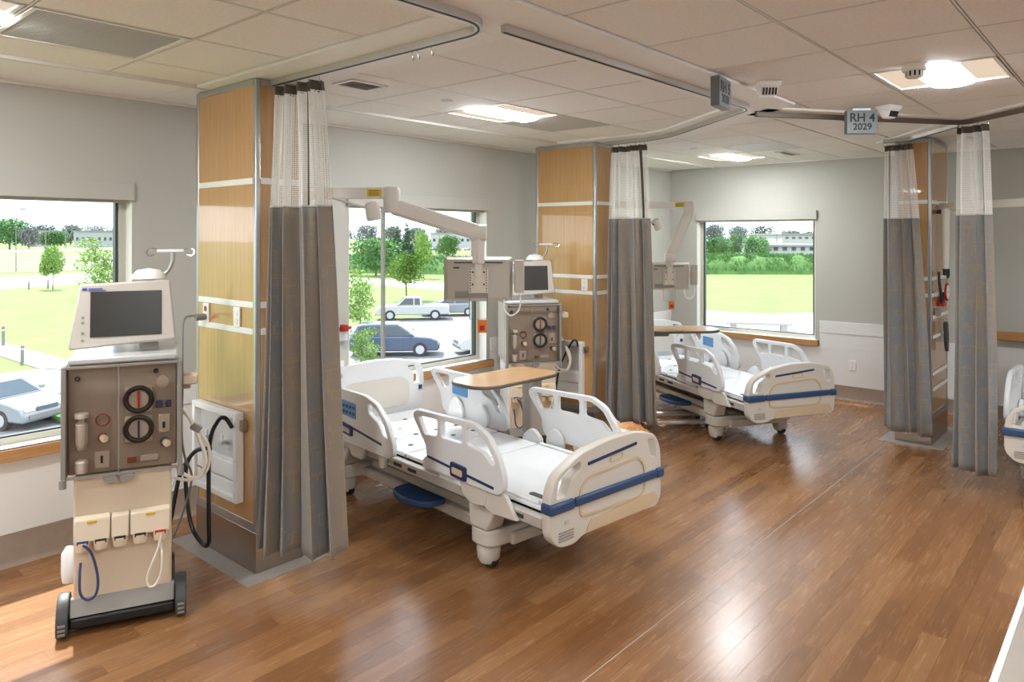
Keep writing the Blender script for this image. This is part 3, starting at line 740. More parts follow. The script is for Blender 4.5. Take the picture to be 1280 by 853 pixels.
# ------------------------------------------------------------------ curtains
def curtain(t0, t1, b0, b1, zb, folds, label, seed, amp_t=0.035, amp_b=0.06, seam=0.8):
    rnd = random.Random(seed); e = empty('privacy_curtain', ((t0[0] + t1[0]) / 2, (t0[1] + t1[1]) / 2, 0))
    ox, oy = e.location.x, e.location.y
    zt, zn = CEIL - 0.075, 2.04
    ph = [rnd.uniform(-0.5, 0.5) for _ in range(folds * 2 + 2)]; am = [rnd.uniform(0.7, 1.25) for _ in range(folds * 2 + 2)]
    w1, w2 = rnd.uniform(0, 6.28), rnd.uniform(0, 6.28)
    def pt(s, z):
        k = (zt - z) / (zt - zb); kk = k ** 0.75
        ax, ay = t0[0] + (b0[0] - t0[0]) * kk, t0[1] + (b0[1] - t0[1]) * kk
        bx_, by_ = t1[0] + (b1[0] - t1[0]) * kk, t1[1] + (b1[1] - t1[1]) * kk
        dx, dy = bx_ - ax, by_ - ay; L = math.hypot(dx, dy); nx, ny = -dy / L, dx / L
        # few broad uneven folds below, extra small gathers at the header
        q = (s + 0.055 * math.sin(6.28 * s * 1.4 + w1) - 0.055 * math.sin(w1)) * folds * 2
        i = int(max(0, min(q, folds * 2 - 1e-6))); f = min(max(q - i, 0), 1)
        a = (amp_t * 0.55 + (amp_b - amp_t * 0.55) * kk) * (am[i] * (1 - f) + am[i + 1] * f)
        w_ = math.sin(math.pi * q + 0.35 * math.sin(1.6 * z + w2) * k)
        g = amp_t * 0.45 * max(0.0, 1 - 1.9 * k) * math.sin(math.pi * q * 2.5 + w2)
        u = s + 0.5 / folds / 2 * math.sin(2 * math.pi * q) * kk * 0.6 + 0.02 * math.sin(2.1 * z + w1 + 5 * s) * k
        return (ax + dx * u + nx * (a * w_ + g) - ox, ay + dy * u + ny * (a * w_ + g) - oy, z)
    NS = folds * 34
    def sheet(name, z0, z1, nz_, m_, s0=0.0, s1=1.0, offs=0.0, ragged=0.0):
        vs, fs, uvs = [], [], []; ns = max(2, int(NS * (s1 - s0)))
        for j in range(nz_ + 1):
            for i in range(ns + 1):
                s = s0 + (s1 - s0) * i / ns; z = z1 + (z0 - z1) * j / nz_
                if ragged and j == nz_: z += ragged * math.sin(s * folds * 3.1 + seed)
                p = pt(s, z); vs.append((p[0], p[1], z)); uvs.append((s * folds * 0.38, z))
        for j in range(nz_):
            for i in range(ns): a = j * (ns + 1) + i; fs.append((a, a + ns + 1, a + ns + 2, a + 1))
        me = bpy.data.meshes.new(name); me.from_pydata(vs, [], fs)
        ul = me.uv_layers.new(name='UVMap')
        for lp in me.loops: ul.data[lp.index].uv = uvs[lp.vertex_index]
        me.polygons.foreach_set('use_smooth', [True] * len(me.polygons)); me.materials.append(M[m_])
        o = mk(name, me, e)
        if m_ != 'net':
            so = o.modifiers.new('thick', 'SOLIDIFY'); so.thickness = 0.003; so.offset = offs
        return o
    sheet('cloth', zb, zn, 30, 'curtain', ragged=0.012)
    sheet('net_panel', zn, zt - 0.045, 10, 'net')
    sheet('header', zt - 0.05, zt, 2, 'net_header')
    sheet('hem_band', zn - 0.006, zn + 0.005, 1, 'hem', offs=1.0)
    sheet('seam_strip', zn, zt - 0.045, 8, 'net_header', seam, seam + 0.06 / folds, offs=1.0)
    for k in range(folds + 1):
        p = pt(min(k / folds, 0.999), zt)
        tx, ty = t0[0] + (t1[0] - t0[0]) * k / folds - ox, t0[1] + (t1[1] - t0[1]) * k / folds - oy
        MB().tube([(tx, ty, Z1 - 0.036), (tx, ty, Z1 - 0.05), (p[0], p[1], zt - 0.012)], 0.0022, 5).build('hook', 'chrome', e)
    return tag(e, label, 'curtain')
curtain((2.20, 3.67), (2.23, 3.30), (2.06, 3.63), (2.34, 3.24), 0.175, 4, 'grey patterned privacy curtain bunched against the nearest column', 3, 0.05, 0.075, seam=0.72)
curtain((5.74, 3.80), (5.72, 3.42), (5.62, 3.78), (5.78, 3.33), 0.185, 4, 'grey patterned privacy curtain bunched on the middle column', 5, 0.05, 0.085, seam=0.9)
curtain((7.28, 1.84), (7.25, 1.60), (7.24, 1.84), (7.18, 1.44), 0.13, 3, 'grey patterned privacy curtain in front of the far right column', 8, 0.035, 0.06, seam=0.2)
curtain((6.41, 1.10), (6.33, 0.90), (6.42, 1.14), (6.31, 0.82), 0.12, 3, 'grey privacy curtain hanging free at the far right of the room', 12, 0.04, 0.075, seam=0.85)

# ------------------------------------------------------------------ hospital bed (origin: floor below foot end centre, +y to the head)
def bed_proto():
    e = empty('hospital_bed', (0, 0, 0))
    SIDE = lambda v: Matrix(((0, 0, 1, v), (1, 0, 0, 0), (0, 1, 0, 0), (0, 0, 0, 1)))     # plate (u,z) -> bed
    ENDP = lambda u: Matrix(((1, 0, 0, 0), (0, 0, 1, u), (0, 1, 0, 0), (0, 0, 0, 1)))      # plate (v,z) -> bed
    def pl(outer, holes, th, T, name, m_, parent, r_=0.02, hr=0.02, bev=0.006):
        vs, fs = plate(soft(outer, r_), [soft(h, hr) for h in holes], th, bev)
        return MB().add(vs, fs, T).build(name, m_, parent)
    # undercarriage
    q = MB(); q.bb(-0.28, 0.28, 0.42, 2.12, 0.13, 0.20); q.bb(-0.24, -0.16, 0.5, 2.0, 0.20, 0.26); q.bb(0.16, 0.24, 0.5, 2.0, 0.20, 0.26)
    q.build('base_frame', 'bed_beige', e, 0.01)
    MB().bb(-0.33, 0.33, 0.12, 2.28, 0.31, 0.37).build('under_frame', 'under_dark', e, 0.008)
    for u in (0.75, 1.75):
        MB().bb(-0.06, 0.06, u - 0.06, u + 0.06, 0.195, 0.345).build('lift_column', 'bed_metal', e)
    for u, nm in ((0.54, -1), (2.12, 1)):
        MB().prism(soft([(-0.44, u - 0.10), (0.44, u - 0.10), (0.44, u + 0.10), (-0.44, u + 0.10)], 0.08), 0.14, 0.235).build('cross_beam', 'bed_beige', e, 0.012)
        for s in (-1, 1):
            c = MB().lathe([(0.02, 0.15), (0.064, 0.145), (0.07, 0.11), (0.064, 0.055), (0.05, 0.03), (0.02, 0.026)], (s * 0.36, u, 0), 20).build('caster', 'bed_beige', e)
            MB().cyl((s * 0.36 - 0.022, u - 0.015, 0.045), (s * 0.36 + 0.022, u - 0.015, 0.045), 0.045, 20).build('wheel', 'under_dark', c)
            MB().frust((s * 0.38, u, 0.2355), (0.13, 0.15, 0), (s * 0.39, u - 0.03, 0.375), (0.10, 0.24, 0)).build('corner_leg', 'bed_beige', e, 0.015)
    # side frame
    for s in (-1, 1):
        MB().bb(s * 0.405, s * 0.455, 0.02, 2.30, 0.385, 0.445).build('side_frame', 'bed_metal', e, 0.006)
        for k, u in enumerate((0.15, 1.12, 1.28)): MB().bb(s * 0.4555, s * 0.458, u, u + 0.09, 0.405, 0.425).build('frame_slot', 'under_dark', e)
        MB().prism(smooth2([(s * 0.30, 1.02), (s * 0.44, 1.05), (s * 0.49, 1.22), (s * 0.44, 1.40), (s * 0.30, 1.42)]), 0.205, 0.245).build('brake_pedal', 'bed_blue', e, 0.01)
    # mattress deck
    fo = MB().bb(-0.40, 0.40, 0.05, 0.90, 0.448, 0.475).build('foot_deck', 'bed_deck', e, 0.008)
    for s in (-1, 1): MB().bb(s * 0.40, s * 0.375, 0.10, 0.88, 0.4752, 0.492).build('deck_edge', 'bed_deck', fo, 0.006)
    MB().bb(-0.12, -0.02 + 0.02, 0.09, 0.125, 0.4752, 0.479).build('deck_slot', 'machine_dark', fo)
    MB().prism(soft([(-0.32, 0.14), (-0.28, 0.14), (-0.28, 0.26), (-0.32, 0.26)], 0.02), 0.4752, 0.478).build('deck_slot', 'machine_dark', fo)
    MB().bb(-0.40, 0.40, 0.91, 1.32, 0.448, 0.475).build('seat_deck', 'bed_deck', e, 0.008)
    hd = MB().bb(-0.40, 0.40, 1.33, 2.28, 0.448, 0.478).build('head_deck', 'bed_deck', e, 0.008)
    for i in range(4):
        for j in range(4): MB().lathe([(0, 0), (0.018, 0), (0.018, 0.0022)], (-0.27 + 0.18 * i, 1.45 + 0.2 * j, 0.4781), 12).build('deck_hole', 'machine_dark', hd)
    for u in (0.905, 1.325): MB().bb(-0.40, 0.40, u - 0.004, u + 0.004, 0.44, 0.47).build('deck_joint', 'machine_grey', e)
    vs, fs = plate(soft([(0.90, 0.455), (0.90, 0.50), (0.99, 0.57), (1.08, 0.50), (1.08, 0.455)], 0.07, 5), [], 0.03, 0.006)
    for s in (-1, 1): MB().add(vs, fs, SIDE(s * 0.425)).build('pivot_cap', 'bed_white', e)
    # footboard
    fb = pl([(-0.46, 0.36), (-0.46, 0.57), (-0.41, 0.665), (-0.22, 0.745), (0.0, 0.775), (0.22, 0.775), (0.40, 0.735), (0.45, 0.66), (0.46, 0.57), (0.46, 0.36), (0.42, 0.31), (0.30, 0.315), (-0.22, 0.315), (-0.28, 0.285), (-0.40, 0.295)],
            [[(-0.415, 0.545), (-0.40, 0.63), (-0.33, 0.675), (-0.235, 0.705), (-0.235, 0.665), (-0.31, 0.625), (-0.345, 0.545)], [(0.415, 0.60), (0.40, 0.70), (0.335, 0.715), (0.345, 0.665), (0.375, 0.60)]], 0.062, ENDP(-0.02), 'footboard', 'bed_beige', e, 0.05, 0.015)
    MB().bb(-0.472, -0.292, -0.070, 0.012, 0.475, 0.530).build('bumper', 'bed_blue', fb, 0.012)
    MB().bb(-0.288, 0.40, -0.070, -0.045, 0.480, 0.528).build('bumper', 'bed_blue', fb, 0.010)
    MB().bb(0.404, 0.472, -0.070, 0.012, 0.475, 0.530).build('bumper', 'bed_blue', fb, 0.012)
    pl([(-0.18, 0.688), (0.23, 0.72), (0.23, 0.704), (-0.18, 0.672)], [], 0.006, ENDP(-0.053), 'stripe', 'bed_navy', fb, 0.004, bev=0.001)
    vs, fs = plate(soft([(-0.25, 0.41), (-0.25, 0.56), (-0.19, 0.62), (0.24, 0.645), (0.31, 0.58), (0.31, 0.43), (0.26, 0.40)], 0.05), [soft([(-0.235, 0.425), (-0.235, 0.55), (-0.18, 0.605), (0.235, 0.63), (0.295, 0.57), (0.295, 0.44), (0.25, 0.415)], 0.05)], 0.008, 0.002)
    MB().add(vs, fs, ENDP(-0.054)).build('recess_rim', 'bed_tan', fb)
    vs, fs = plate(soft([(0.0, 0.648), (0.11, 0.657), (0.11, 0.69), (0.0, 0.68)], 0.01), [soft([(0.008, 0.655), (0.102, 0.663), (0.102, 0.684), (0.008, 0.675)], 0.008)], 0.006, 0.001)
    MB().add(vs, fs, ENDP(-0.053)).build('latch_rim', 'bed_tan', fb)
    pl([(-0.20, 0.322), (-0.16, 0.385), (0.40, 0.405), (0.43, 0.34), (0.30, 0.322)], [], 0.006, ENDP(-0.053), 'lower_panel', 'bed_tan', fb, 0.02, bev=0.001)
    for i in range(4): MB().bb(-0.40, -0.29, -0.0545, -0.051, 0.325 + 0.014 * i, 0.331 + 0.014 * i).build('vent_slot', 'machine_grey', fb)
    MB().bb(-0.355, -0.325, -0.0545, -0.051, 0.405, 0.425).build('badge', 'bed_metal', fb)
    # headboard
    hb = pl([(-0.45, 0.50), (-0.455, 0.76), (-0.42, 0.85), (-0.2, 0.895), (0.0, 0.905), (0.2, 0.895), (0.42, 0.85), (0.455, 0.76), (0.45, 0.50), (0.40, 0.455), (-0.40, 0.455)],
            [[(0.405, 0.68), (0.405, 0.80), (0.37, 0.83), (0.30, 0.84), (0.30, 0.80), (0.355, 0.77), (0.355, 0.68)], [(-0.405, 0.68), (-0.405, 0.80), (-0.37, 0.83), (-0.30, 0.84), (-0.30, 0.80), (-0.355, 0.77), (-0.355, 0.68)]], 0.05, ENDP(2.34), 'headboard', 'bed_white', e, 0.05, 0.015)
    pl([(-0.31, 0.55), (-0.31, 0.70), (-0.24, 0.755), (0.24, 0.755), (0.31, 0.70), (0.31, 0.55), (0.26, 0.52), (-0.26, 0.52)], [], 0.008, ENDP(2.312), 'recess_panel', 'bed_beige', hb, 0.04, bev=0.002)
    for s in (-1, 1): MB().bb(s * 0.40, s * 0.43, 2.308, 2.315, 0.625, 0.66).build('badge', 'bed_blue', hb)
    # rails
    FO = [(1.085, 0.80), (1.05, 0.825), (0.50, 0.845), (0.385, 0.80), (0.295, 0.70), (0.252, 0.60), (0.25, 0.53), (0.30, 0.495), (0.88, 0.495), (0.94, 0.53), (0.955, 0.63), (1.08, 0.765)]
    FH = [[(1.035, 0.792), (0.84, 0.80), (0.84, 0.705), (0.965, 0.69)], [(0.80, 0.802), (0.605, 0.808), (0.605, 0.71), (0.80, 0.706)], [(0.565, 0.81), (0.50, 0.81), (0.405, 0.77), (0.32, 0.66), (0.345, 0.64), (0.42, 0.70), (0.565, 0.712)]]
    HO = [(2.25, 0.785), (2.21, 0.81), (1.66, 0.81), (1.50, 0.775), (1.38, 0.68), (1.31, 0.56), (1.30, 0.485), (1.36, 0.45), (2.02, 0.45), (2.09, 0.51), (2.11, 0.62), (2.24, 0.755)]
    HH = [[(1.62, 0.775), (1.51, 0.74), (1.42, 0.665), (1.365, 0.575), (1.42, 0.585), (1.48, 0.655), (1.60, 0.70)], [(2.19, 0.775), (2.0, 0.775), (2.0, 0.69), (2.075, 0.665)]]
    for s in (-1, 1):
        out_ = s * 0.0175
        rl = pl(FO, FH, 0.034, SIDE(s * 0.487), 'foot_rail', 'bed_white', e, 0.03, 0.02)
        f = s * 0.487 + out_ * 1.05
        pl([(0.93, 0.575), (0.70, 0.56), (0.70, 0.545), (0.93, 0.56)], [], 0.004, SIDE(f), 'stripe', 'bed_navy', rl, 0.004, bev=0.001)
        pl([(0.56, 0.55), (0.33, 0.535), (0.33, 0.52), (0.56, 0.535)], [], 0.004, SIDE(f), 'stripe', 'bed_navy', rl, 0.004, bev=0.001)
        bx_ = pl([(0.56, 0.505), (0.56, 0.585), (0.70, 0.592), (0.70, 0.512)], [], 0.016, SIDE(f + s * 0.004), 'control_box', 'bed_navy', rl, 0.015, bev=0.003)
        pl([(0.585, 0.527), (0.585, 0.562), (0.675, 0.568), (0.675, 0.533)], [], 0.006, SIDE(f + s * 0.0145), 'label_plate', 'bed_tan', bx_, 0.008, bev=0.001)
        pl([(0.42, 0.40), (0.40, 0.50), (0.66, 0.51), (0.62, 0.42), (0.55, 0.385)], [], 0.03, SIDE(s * 0.474), 'rail_arm', 'bed_beige', e, 0.03)
        pl([(0.16, 0.39), (0.20, 0.42), (0.26, 0.50), (0.44, 0.50), (0.44, 0.40), (0.38, 0.375)], [], 0.026, SIDE(s * 0.472), 'rail_arm', 'bed_beige', e, 0.02)
        for u in (0.42, 0.80):
            vs, fs = plate(soft([(u - 0.08, 0.455), (u - 0.08, 0.53), (u, 0.60), (u + 0.08, 0.53), (u + 0.08, 0.455)], 0.06, 5), [], 0.028, 0.006)
            MB().add(vs, fs, SIDE(s * 0.452)).build('pivot_cover', 'bed_white', rl)
        hr_ = pl(HO, HH, 0.034, SIDE(s * 0.487), 'head_rail', 'bed_white', e, 0.03, 0.02)
        pl([(2.06, 0.60), (1.44, 0.535), (1.44, 0.52), (2.06, 0.585)], [], 0.004, SIDE(f), 'stripe', 'bed_navy', hr_, 0.004, bev=0.001)
        pl([(1.76, 0.63), (1.76, 0.735), (1.95, 0.74), (1.95, 0.64)], [], 0.006, SIDE(f), 'control_pad', 'pad_blue', hr_, 0.012, bev=0.001)
        for i in range(4):
            for j in range(2): MB().box((f + s * 0.0045, 1.785 + i * 0.045, 0.664 + 0.04 * j), (0.004, 0.024, 0.02)).build('key', 'bed_blue', hr_)
        pl([(1.76, 0.63), (1.76, 0.735), (1.95, 0.74), (1.95, 0.64)], [], 0.006, SIDE(s * 0.487 - out_ * 1.05), 'control_pad', 'pad_blue', hr_, 0.012, bev=0.001)
        bx_ = pl([(1.80, 0.505), (1.80, 0.575), (1.93, 0.585), (1.93, 0.515)], [], 0.016, SIDE(f + s * 0.004), 'control_box', 'bed_navy', hr_, 0.015, bev=0.003)
        pl([(1.822, 0.525), (1.822, 0.556), (1.91, 0.563), (1.91, 0.532)], [], 0.006, SIDE(f + s * 0.0145), 'label_plate', 'bed_metal', bx_, 0.008, bev=0.001)
        pl([(1.45, 0.36), (1.42, 0.47), (1.52, 0.47), (1.50, 0.36)], [], 0.026, SIDE(s * 0.472), 'rail_arm', 'bed_beige', e, 0.015)
        pl([(1.72, 0.36), (1.66, 0.47), (1.92, 0.47), (1.86, 0.36)], [], 0.026, SIDE(s * 0.472), 'rail_arm', 'bed_beige', e, 0.02)
        for u in (1.58, 1.88):
            vs, fs = plate(soft([(u - 0.09, 0.455), (u - 0.09, 0.55), (u, 0.64), (u + 0.09, 0.55), (u + 0.09, 0.455)], 0.07, 5), [], 0.028, 0.006)
            MB().add(vs, fs, SIDE(s * 0.452)).build('pivot_cover', 'bed_white', hr_)
    return e
def smooth2(pts, n=5): return [(p.x, p.y) for p in smooth_path([(p[0], p[1], 0) for p in pts], n)]
bed = bed_proto(); bed.location = (3.34, 2.26, 0); bed.rotation_euler = (0, 0, math.radians(-6.5))
tag(bed, 'white adjustable hospital bed nearest the viewer, behind the first curtain', 'hospital bed', 'hospital beds')
bed2 = copy_tree(bed); bed2.location = (6.36, 2.37, 0); bed2.rotation_euler = (0, 0, math.radians(-29))
tag(bed2, 'white hospital bed set at an angle in the far corner bay', 'hospital bed', 'hospital beds')
bed3 = copy_tree(bed); bed3.location = (6.22, 0.32, 0); bed3.rotation_euler = (0, 0, math.radians(-90))
tag(bed3, 'white hospital bed cut off by the right edge of the picture', 'hospital bed', 'hospital beds')

# ------------------------------------------------------------------ dialysis machine (front faces -y)
def machine_proto():
    e = empty('dialysis_machine', (0, 0, 0))
    MB().bb(-0.225, 0.225, -0.22, 0.26, 0.04, 0.10).build('chassis', 'machine_dark', e, 0.01)
    MB().bb(-0.225, 0.225, -0.265, -0.2205, 0.035, 0.085).build('front_bar', 'black_rubber', e, 0.012)
    MB().add([(-0.222, -0.262, 0.09), (0.222, -0.262, 0.09), (0.222, -0.225, 0.165), (-0.222, -0.225, 0.165), (-0.222, -0.2, 0.09), (0.222, -0.2, 0.09), (0.222, -0.2, 0.165), (-0.222, -0.2, 0.165)],
             [(0, 1, 2, 3), (5, 4, 7, 6), (0, 4, 5, 1), (3, 2, 6, 7), (0, 3, 7, 4), (1, 5, 6, 2)]).build('kick_plate', 'machine_grey', e, 0.004)
    SIDE = lambda v: Matrix(((0, 0, 1, v), (1, 0, 0, 0), (0, 1, 0, 0), (0, 0, 0, 1)))
    for s in (-1, 1):
        vs, fs = plate(soft([(-0.29, 0.01), (-0.29, 0.09), (-0.24, 0.165), (-0.16, 0.185), (-0.12, 0.15), (-0.11, 0.01)], 0.03), [], 0.05, 0.008)
        o = MB().add(vs, fs, SIDE(s * 0.252)).build('wheel_guard', 'machine_dark', e)
        for k in range(3): MB().bb(s * 0.237, s * 0.267, -0.2935, -0.288, 0.03 + 0.02 * k, 0.04 + 0.02 * k).build('guard_rib', 'machine_grey', o)
        MB().cyl((s * 0.205, 0.25, 0.06), (s * 0.2245, 0.25, 0.06), 0.06, 24).build('rear_wheel', 'black_rubber', e)
    lb = MB().bb(-0.21, 0.21, -0.225, 0.22, 0.10, 0.735).build('lower_body', 'cream', e, 0.012)
    MB().bb(-0.215, -0.2105, -0.18, 0.2, 0.2, 0.70).build('side_plate', 'plastic_white', lb)
    MB().lathe([(0.0, 0), (0.03, 0), (0.036, 0.04), (0.034, 0.14), (0.015, 0.17)], (-0.25, -0.02, 0.17), 16).build('side_bottle', 'plastic_white', e)
    # connector boxes
    for x0, x1 in ((-0.205, -0.055), (-0.05, 0.025), (0.03, 0.205)):
        o = MB().add([(x0, -0.226, 0.44), (x1, -0.226, 0.44), (x1, -0.226, 0.555), (x0, -0.226, 0.555), (x0, -0.275, 0.44), (x1, -0.275, 0.44), (x1, -0.255, 0.54), (x0, -0.255, 0.54)],
                 [(0, 1, 2, 3), (4, 7, 6, 5), (0, 4, 5, 1), (3, 2, 6, 7), (0, 3, 7, 4), (1, 5, 6, 2)]).build('connector_box', 'cream', e, 0.006)
        if x1 - x0 > 0.1: MB().bb((x0 + x1) / 2 - 0.02, (x0 + x1) / 2 + 0.02, -0.262, -0.256, 0.524, 0.534).build('brass_plate', 'yellow', o)
        n = 2 if x1 - x0 > 0.1 else 1
        for k in range(n):
            xx = x0 + (x1 - x0) * (k + 0.5) / n
            mt = 'blue_part' if (x0 < -0.2 and k == 0) else ('red' if (x1 > 0.2 and k == 1) else 'dark')
            MB().prism(soft([(xx - 0.024, -0.283), (xx + 0.024, -0.283), (xx + 0.024, -0.27), (xx - 0.024, -0.27)], 0.006), 0.432, 0.448).build('port', mt, o)
            MB().lathe([(0, 0), (0.03, 0), (0.034, 0.03), (0.034, 0.04)], (xx, -0.255, 0.40), 16).build('cup', 'cream', o)
    zf = -0.285
    MB().tube(smooth_path([(-0.165, zf, 0.435), (-0.13, zf, 0.39), (-0.105, zf, 0.28), (-0.11, zf, 0.20), (-0.145, zf, 0.175), (-0.175, zf, 0.21), (-0.18, zf + 0.02, 0.29), (-0.18, zf + 0.055, 0.33)]), 0.006, 8).build('blue_hose', 'blue_part', e)
    MB().tube(smooth_path([(0.165, zf, 0.43), (0.15, zf, 0.36), (0.105, zf, 0.24), (0.11, zf, 0.19), (0.14, zf, 0.19), (0.165, zf, 0.25), (0.168, zf, 0.34), (0.16, zf + 0.05, 0.38)]), 0.0055, 8).build('white_hose', 'hose_white', e)
    # pump cabinet
    cb = MB().bb(-0.235, 0.235, -0.205, 0.21, 0.742, 1.262).build('pump_cabinet', 'machine_panel', e, 0.008)
    for s in (-1, 1):
        MB().bb(s * 0.236, s * 0.258, -0.262, -0.16, 0.735, 1.265).build('door_post', 'machine_grey', cb, 0.005)
        MB().lathe([(0, 0), (0.016, 0), (0.016, 0.04), (0, 0.04)], (s * 0.25, -0.255, 0.70), 12).build('hinge', 'machine_grey', cb)
    y = -0.206
    for x in (-0.105, 0.06): pass
    for zc in (1.082, 0.938):
        MB().bb(0.005, 0.125, y - 0.012, y, zc - 0.066, zc + 0.062).build('pump_plate', 'machine_beige', cb, 0.008)
        MB().torus((0.065, y - 0.018, zc), 0.057, 0.0115).build('pump_ring', 'black_rubber', cb)
        MB().cyl((0.065, y - 0.012, zc), (0.065, y - 0.02, zc), 0.042, 24).build('pump_rotor', 'machine_beige', cb)
        MB().bb(0.060, 0.070, y - 0.027, y - 0.02, zc - 0.04, zc + 0.04).build('rotor_arm', 'red' if zc > 1.0 else 'blue_part', cb)
        MB().prism(soft([(-0.012, zc - 0.02), (0.016, zc - 0.03), (0.016, zc + 0.03), (-0.012, zc + 0.012)], 0.01), 0, 0.016, Matrix(((1, 0, 0, 0), (0, 0, -1, y), (0, 1, 0, 0), (0, 0, 0, 1)))).build('pump_mount', 'machine_grey', cb)
    MB().torus((-0.09, y - 0.006, 0.995), 0.028, 0.0035).build('dial_ring', 'red_ring', cb)
    for (x, z, mt) in ((-0.09, 0.915, 'red_ring'), (0.18, 0.862, 'blue_part')):
        MB().cyl((x, y, z), (x, y - 0.03, z), 0.02, 16).build('clamp_knob', mt, cb); MB().cyl((x + 0.004, y - 0.0302, z), (x + 0.012, y - 0.055, z), 0.017, 14).build('knob_tip', 'cream', cb)
    for x in (0.155, 0.195): MB().bb(x - 0.014, x + 0.014, y - 0.025, y, 1.035, 1.066).build('line_clamp', 'blue_part', cb, 0.003)
    MB().lathe([(0.0, 0), (0.018, 0), (0.026, 0.03), (0.026, 0.12), (0.012, 0.13), (0.012, 0.145), (0.03, 0.15), (0.03, 0.17), (0, 0.17)], (-0.175, y - 0.03, 0.87), 14).build('drip_chamber', 'machine_beige', cb)
    MB().lathe([(0.0, 0), (0.026, 0), (0.028, 0.05), (0.02, 0.06), (0, 0.06)], (-0.175, y - 0.03, 0.76), 14).build('drip_base', 'machine_beige', cb)
    MB().bb(-0.125, -0.06, y - 0.010, y, 0.765, 0.845).build('air_detector', 'machine_beige', cb, 0.006)
    MB().bb(-0.098, -0.088, y - 0.014, y - 0.0102, 0.79, 0.825).build('detector_slot', 'dark', cb)
    MB().bb(0.15, 0.205, y - 0.012, y, 0.905, 1.0).build('sensor_block', 'machine_beige', cb, 0.008); MB().bb(0.17, 0.182, y - 0.016, y - 0.0122, 0.93, 0.96).build('sensor_slot', 'dark', cb)
    MB().bb(0.015, 0.055, y - 0.01, y, 0.775, 0.80).build('drawer_clip', 'red_ring', cb); MB().bb(0.07, 0.15, y - 0.01, y, 0.775, 0.805).build('drawer_front', 'machine_beige', cb, 0.003)
    MB().cyl((0.14, y, 1.215), (0.14, y - 0.012, 1.215), 0.012, 14).build('button', 'dark', cb); MB().torus((-0.195, y - 0.004, 1.2), 0.009, 0.003, ts=6, seg=14).build('lock_ring', 'dark', cb)
    MB().cyl((0.17, y, 1.16), (0.17, y - 0.012, 1.16), 0.03, 20).build('gauge', 'machine_beige', cb)
    # smoked front doors
    for x0, x1 in ((-0.234, -0.022), (-0.016, 0.234)):
        d = MB().bb(x0, x1, -0.262, -0.257, 0.75, 1.255).build('clear_door', 'smoke_cover', cb)
        MB().bb(x0, x1, -0.266, -0.25, 0.738, 0.7495).build('door_rail', 'machine_grey', d); MB().bb(x0, x1, -0.266, -0.25, 1.2555, 1.266).build('door_rail', 'machine_grey', d)
    MB().bb(-0.0215, -0.0165, -0.264, -0.252, 0.74, 1.26).build('door_stile', 'machine_grey', cb)
    for s in (-1, 1): MB().prism(soft([(-0.019 + s * 0.005, 0.735), (-0.019 + s * 0.07, 0.735), (-0.019 + s * 0.06, 0.715), (-0.019 + s * 0.03, 0.70), (-0.019 + s * 0.005, 0.712)], 0.008), 0.23, 0.275, Matrix(((1, 0, 0, 0), (0, 0, -1, 0), (0, 1, 0, 0), (0, 0, 0, 1)))).build('door_handle', 'machine_grey', cb)
    # top tray and monitor
    tr_ = MB().bb(-0.235, 0.235, -0.23, 0.21, 1.2665, 1.30).build('top_tray', 'tray', e, 0.01)
    MB().lathe([(0.05, 0), (0.045, 0.05), (0.045, 0.12)], (0.10, 0.02, 1.295), 20).build('monitor_neck', 'machine_beige', e)
    mn = MB().add([(-0.245, -0.14, 1.325), (0.235, -0.14, 1.355), (0.205, -0.10, 1.66), (-0.20, -0.10, 1.645), (-0.21, 0.02, 1.34), (0.20, 0.02, 1.36), (0.18, 0.03, 1.62), (-0.17, 0.03, 1.61)],
             [(0, 1, 2, 3), (5, 4, 7, 6), (0, 4, 5, 1), (3, 2, 6, 7), (0, 3, 7, 4), (1, 5, 6, 2)]).build('monitor', 'machine_beige', e, 0.012)
    a = math.atan2(0.04, 0.31)
    def face(u, v, off): return (u, -0.14 + (v - 1.335) * math.tan(a) - off, v)
    def quad(name, u0, u1, v0, v1, m_, off, par, th=0.004):
        P = [face(u0, v0, off), face(u1, v0, off), face(u1, v1, off), face(u0, v1, off)]; Q = [(p[0], p[1] + th, p[2]) for p in P]
        return MB().add(P + Q, [(0, 1, 2, 3), (7, 6, 5, 4), (0, 4, 5, 1), (1, 5, 6, 2), (2, 6, 7, 3), (3, 7, 4, 0)]).build(name, m_, par)
    quad('screen', -0.15, 0.165, 1.385, 1.605, 'screen', 0.004, mn, 0.006)
    quad('logo', -0.185, -0.165, 1.612, 1.624, 'logo_blue', 0.003, mn); quad('logo', -0.158, -0.10, 1.617, 1.622, 'logo_blue', 0.003, mn); quad('logo', -0.158, -0.085, 1.609, 1.613, 'logo_blue', 0.003, mn)
    for v in (1.365, 1.40, 1.45, 1.475): quad('button', -0.187, -0.175, v, v + 0.012, 'machine_grey', 0.003, mn)
    MB().lathe([(0.085, 0), (0.08, 0.02), (0.055, 0.045), (0.0, 0.055)], (0.10, 0.10, 1.655), 24).build('lamp_dome', 'plastic_white', e)
    MB().cyl((0.10, 0.10, 1.30), (0.10, 0.10, 1.655), 0.03, 14).build('mast', 'machine_beige', e)
    MB().tube(smooth_path([(0.14, 0.10, 1.66), (0.19, 0.10, 1.69), (0.215, 0.09, 1.74), (0.215, 0.09, 1.79)]), 0.010, 10).build('infusion_pole', 'aluminium', e)
    hk = MB().box((0.205, 0.09, 1.80), (0.13, 0.022, 0.016)).build('hook_bar', 'plastic_white', e, 0.004)
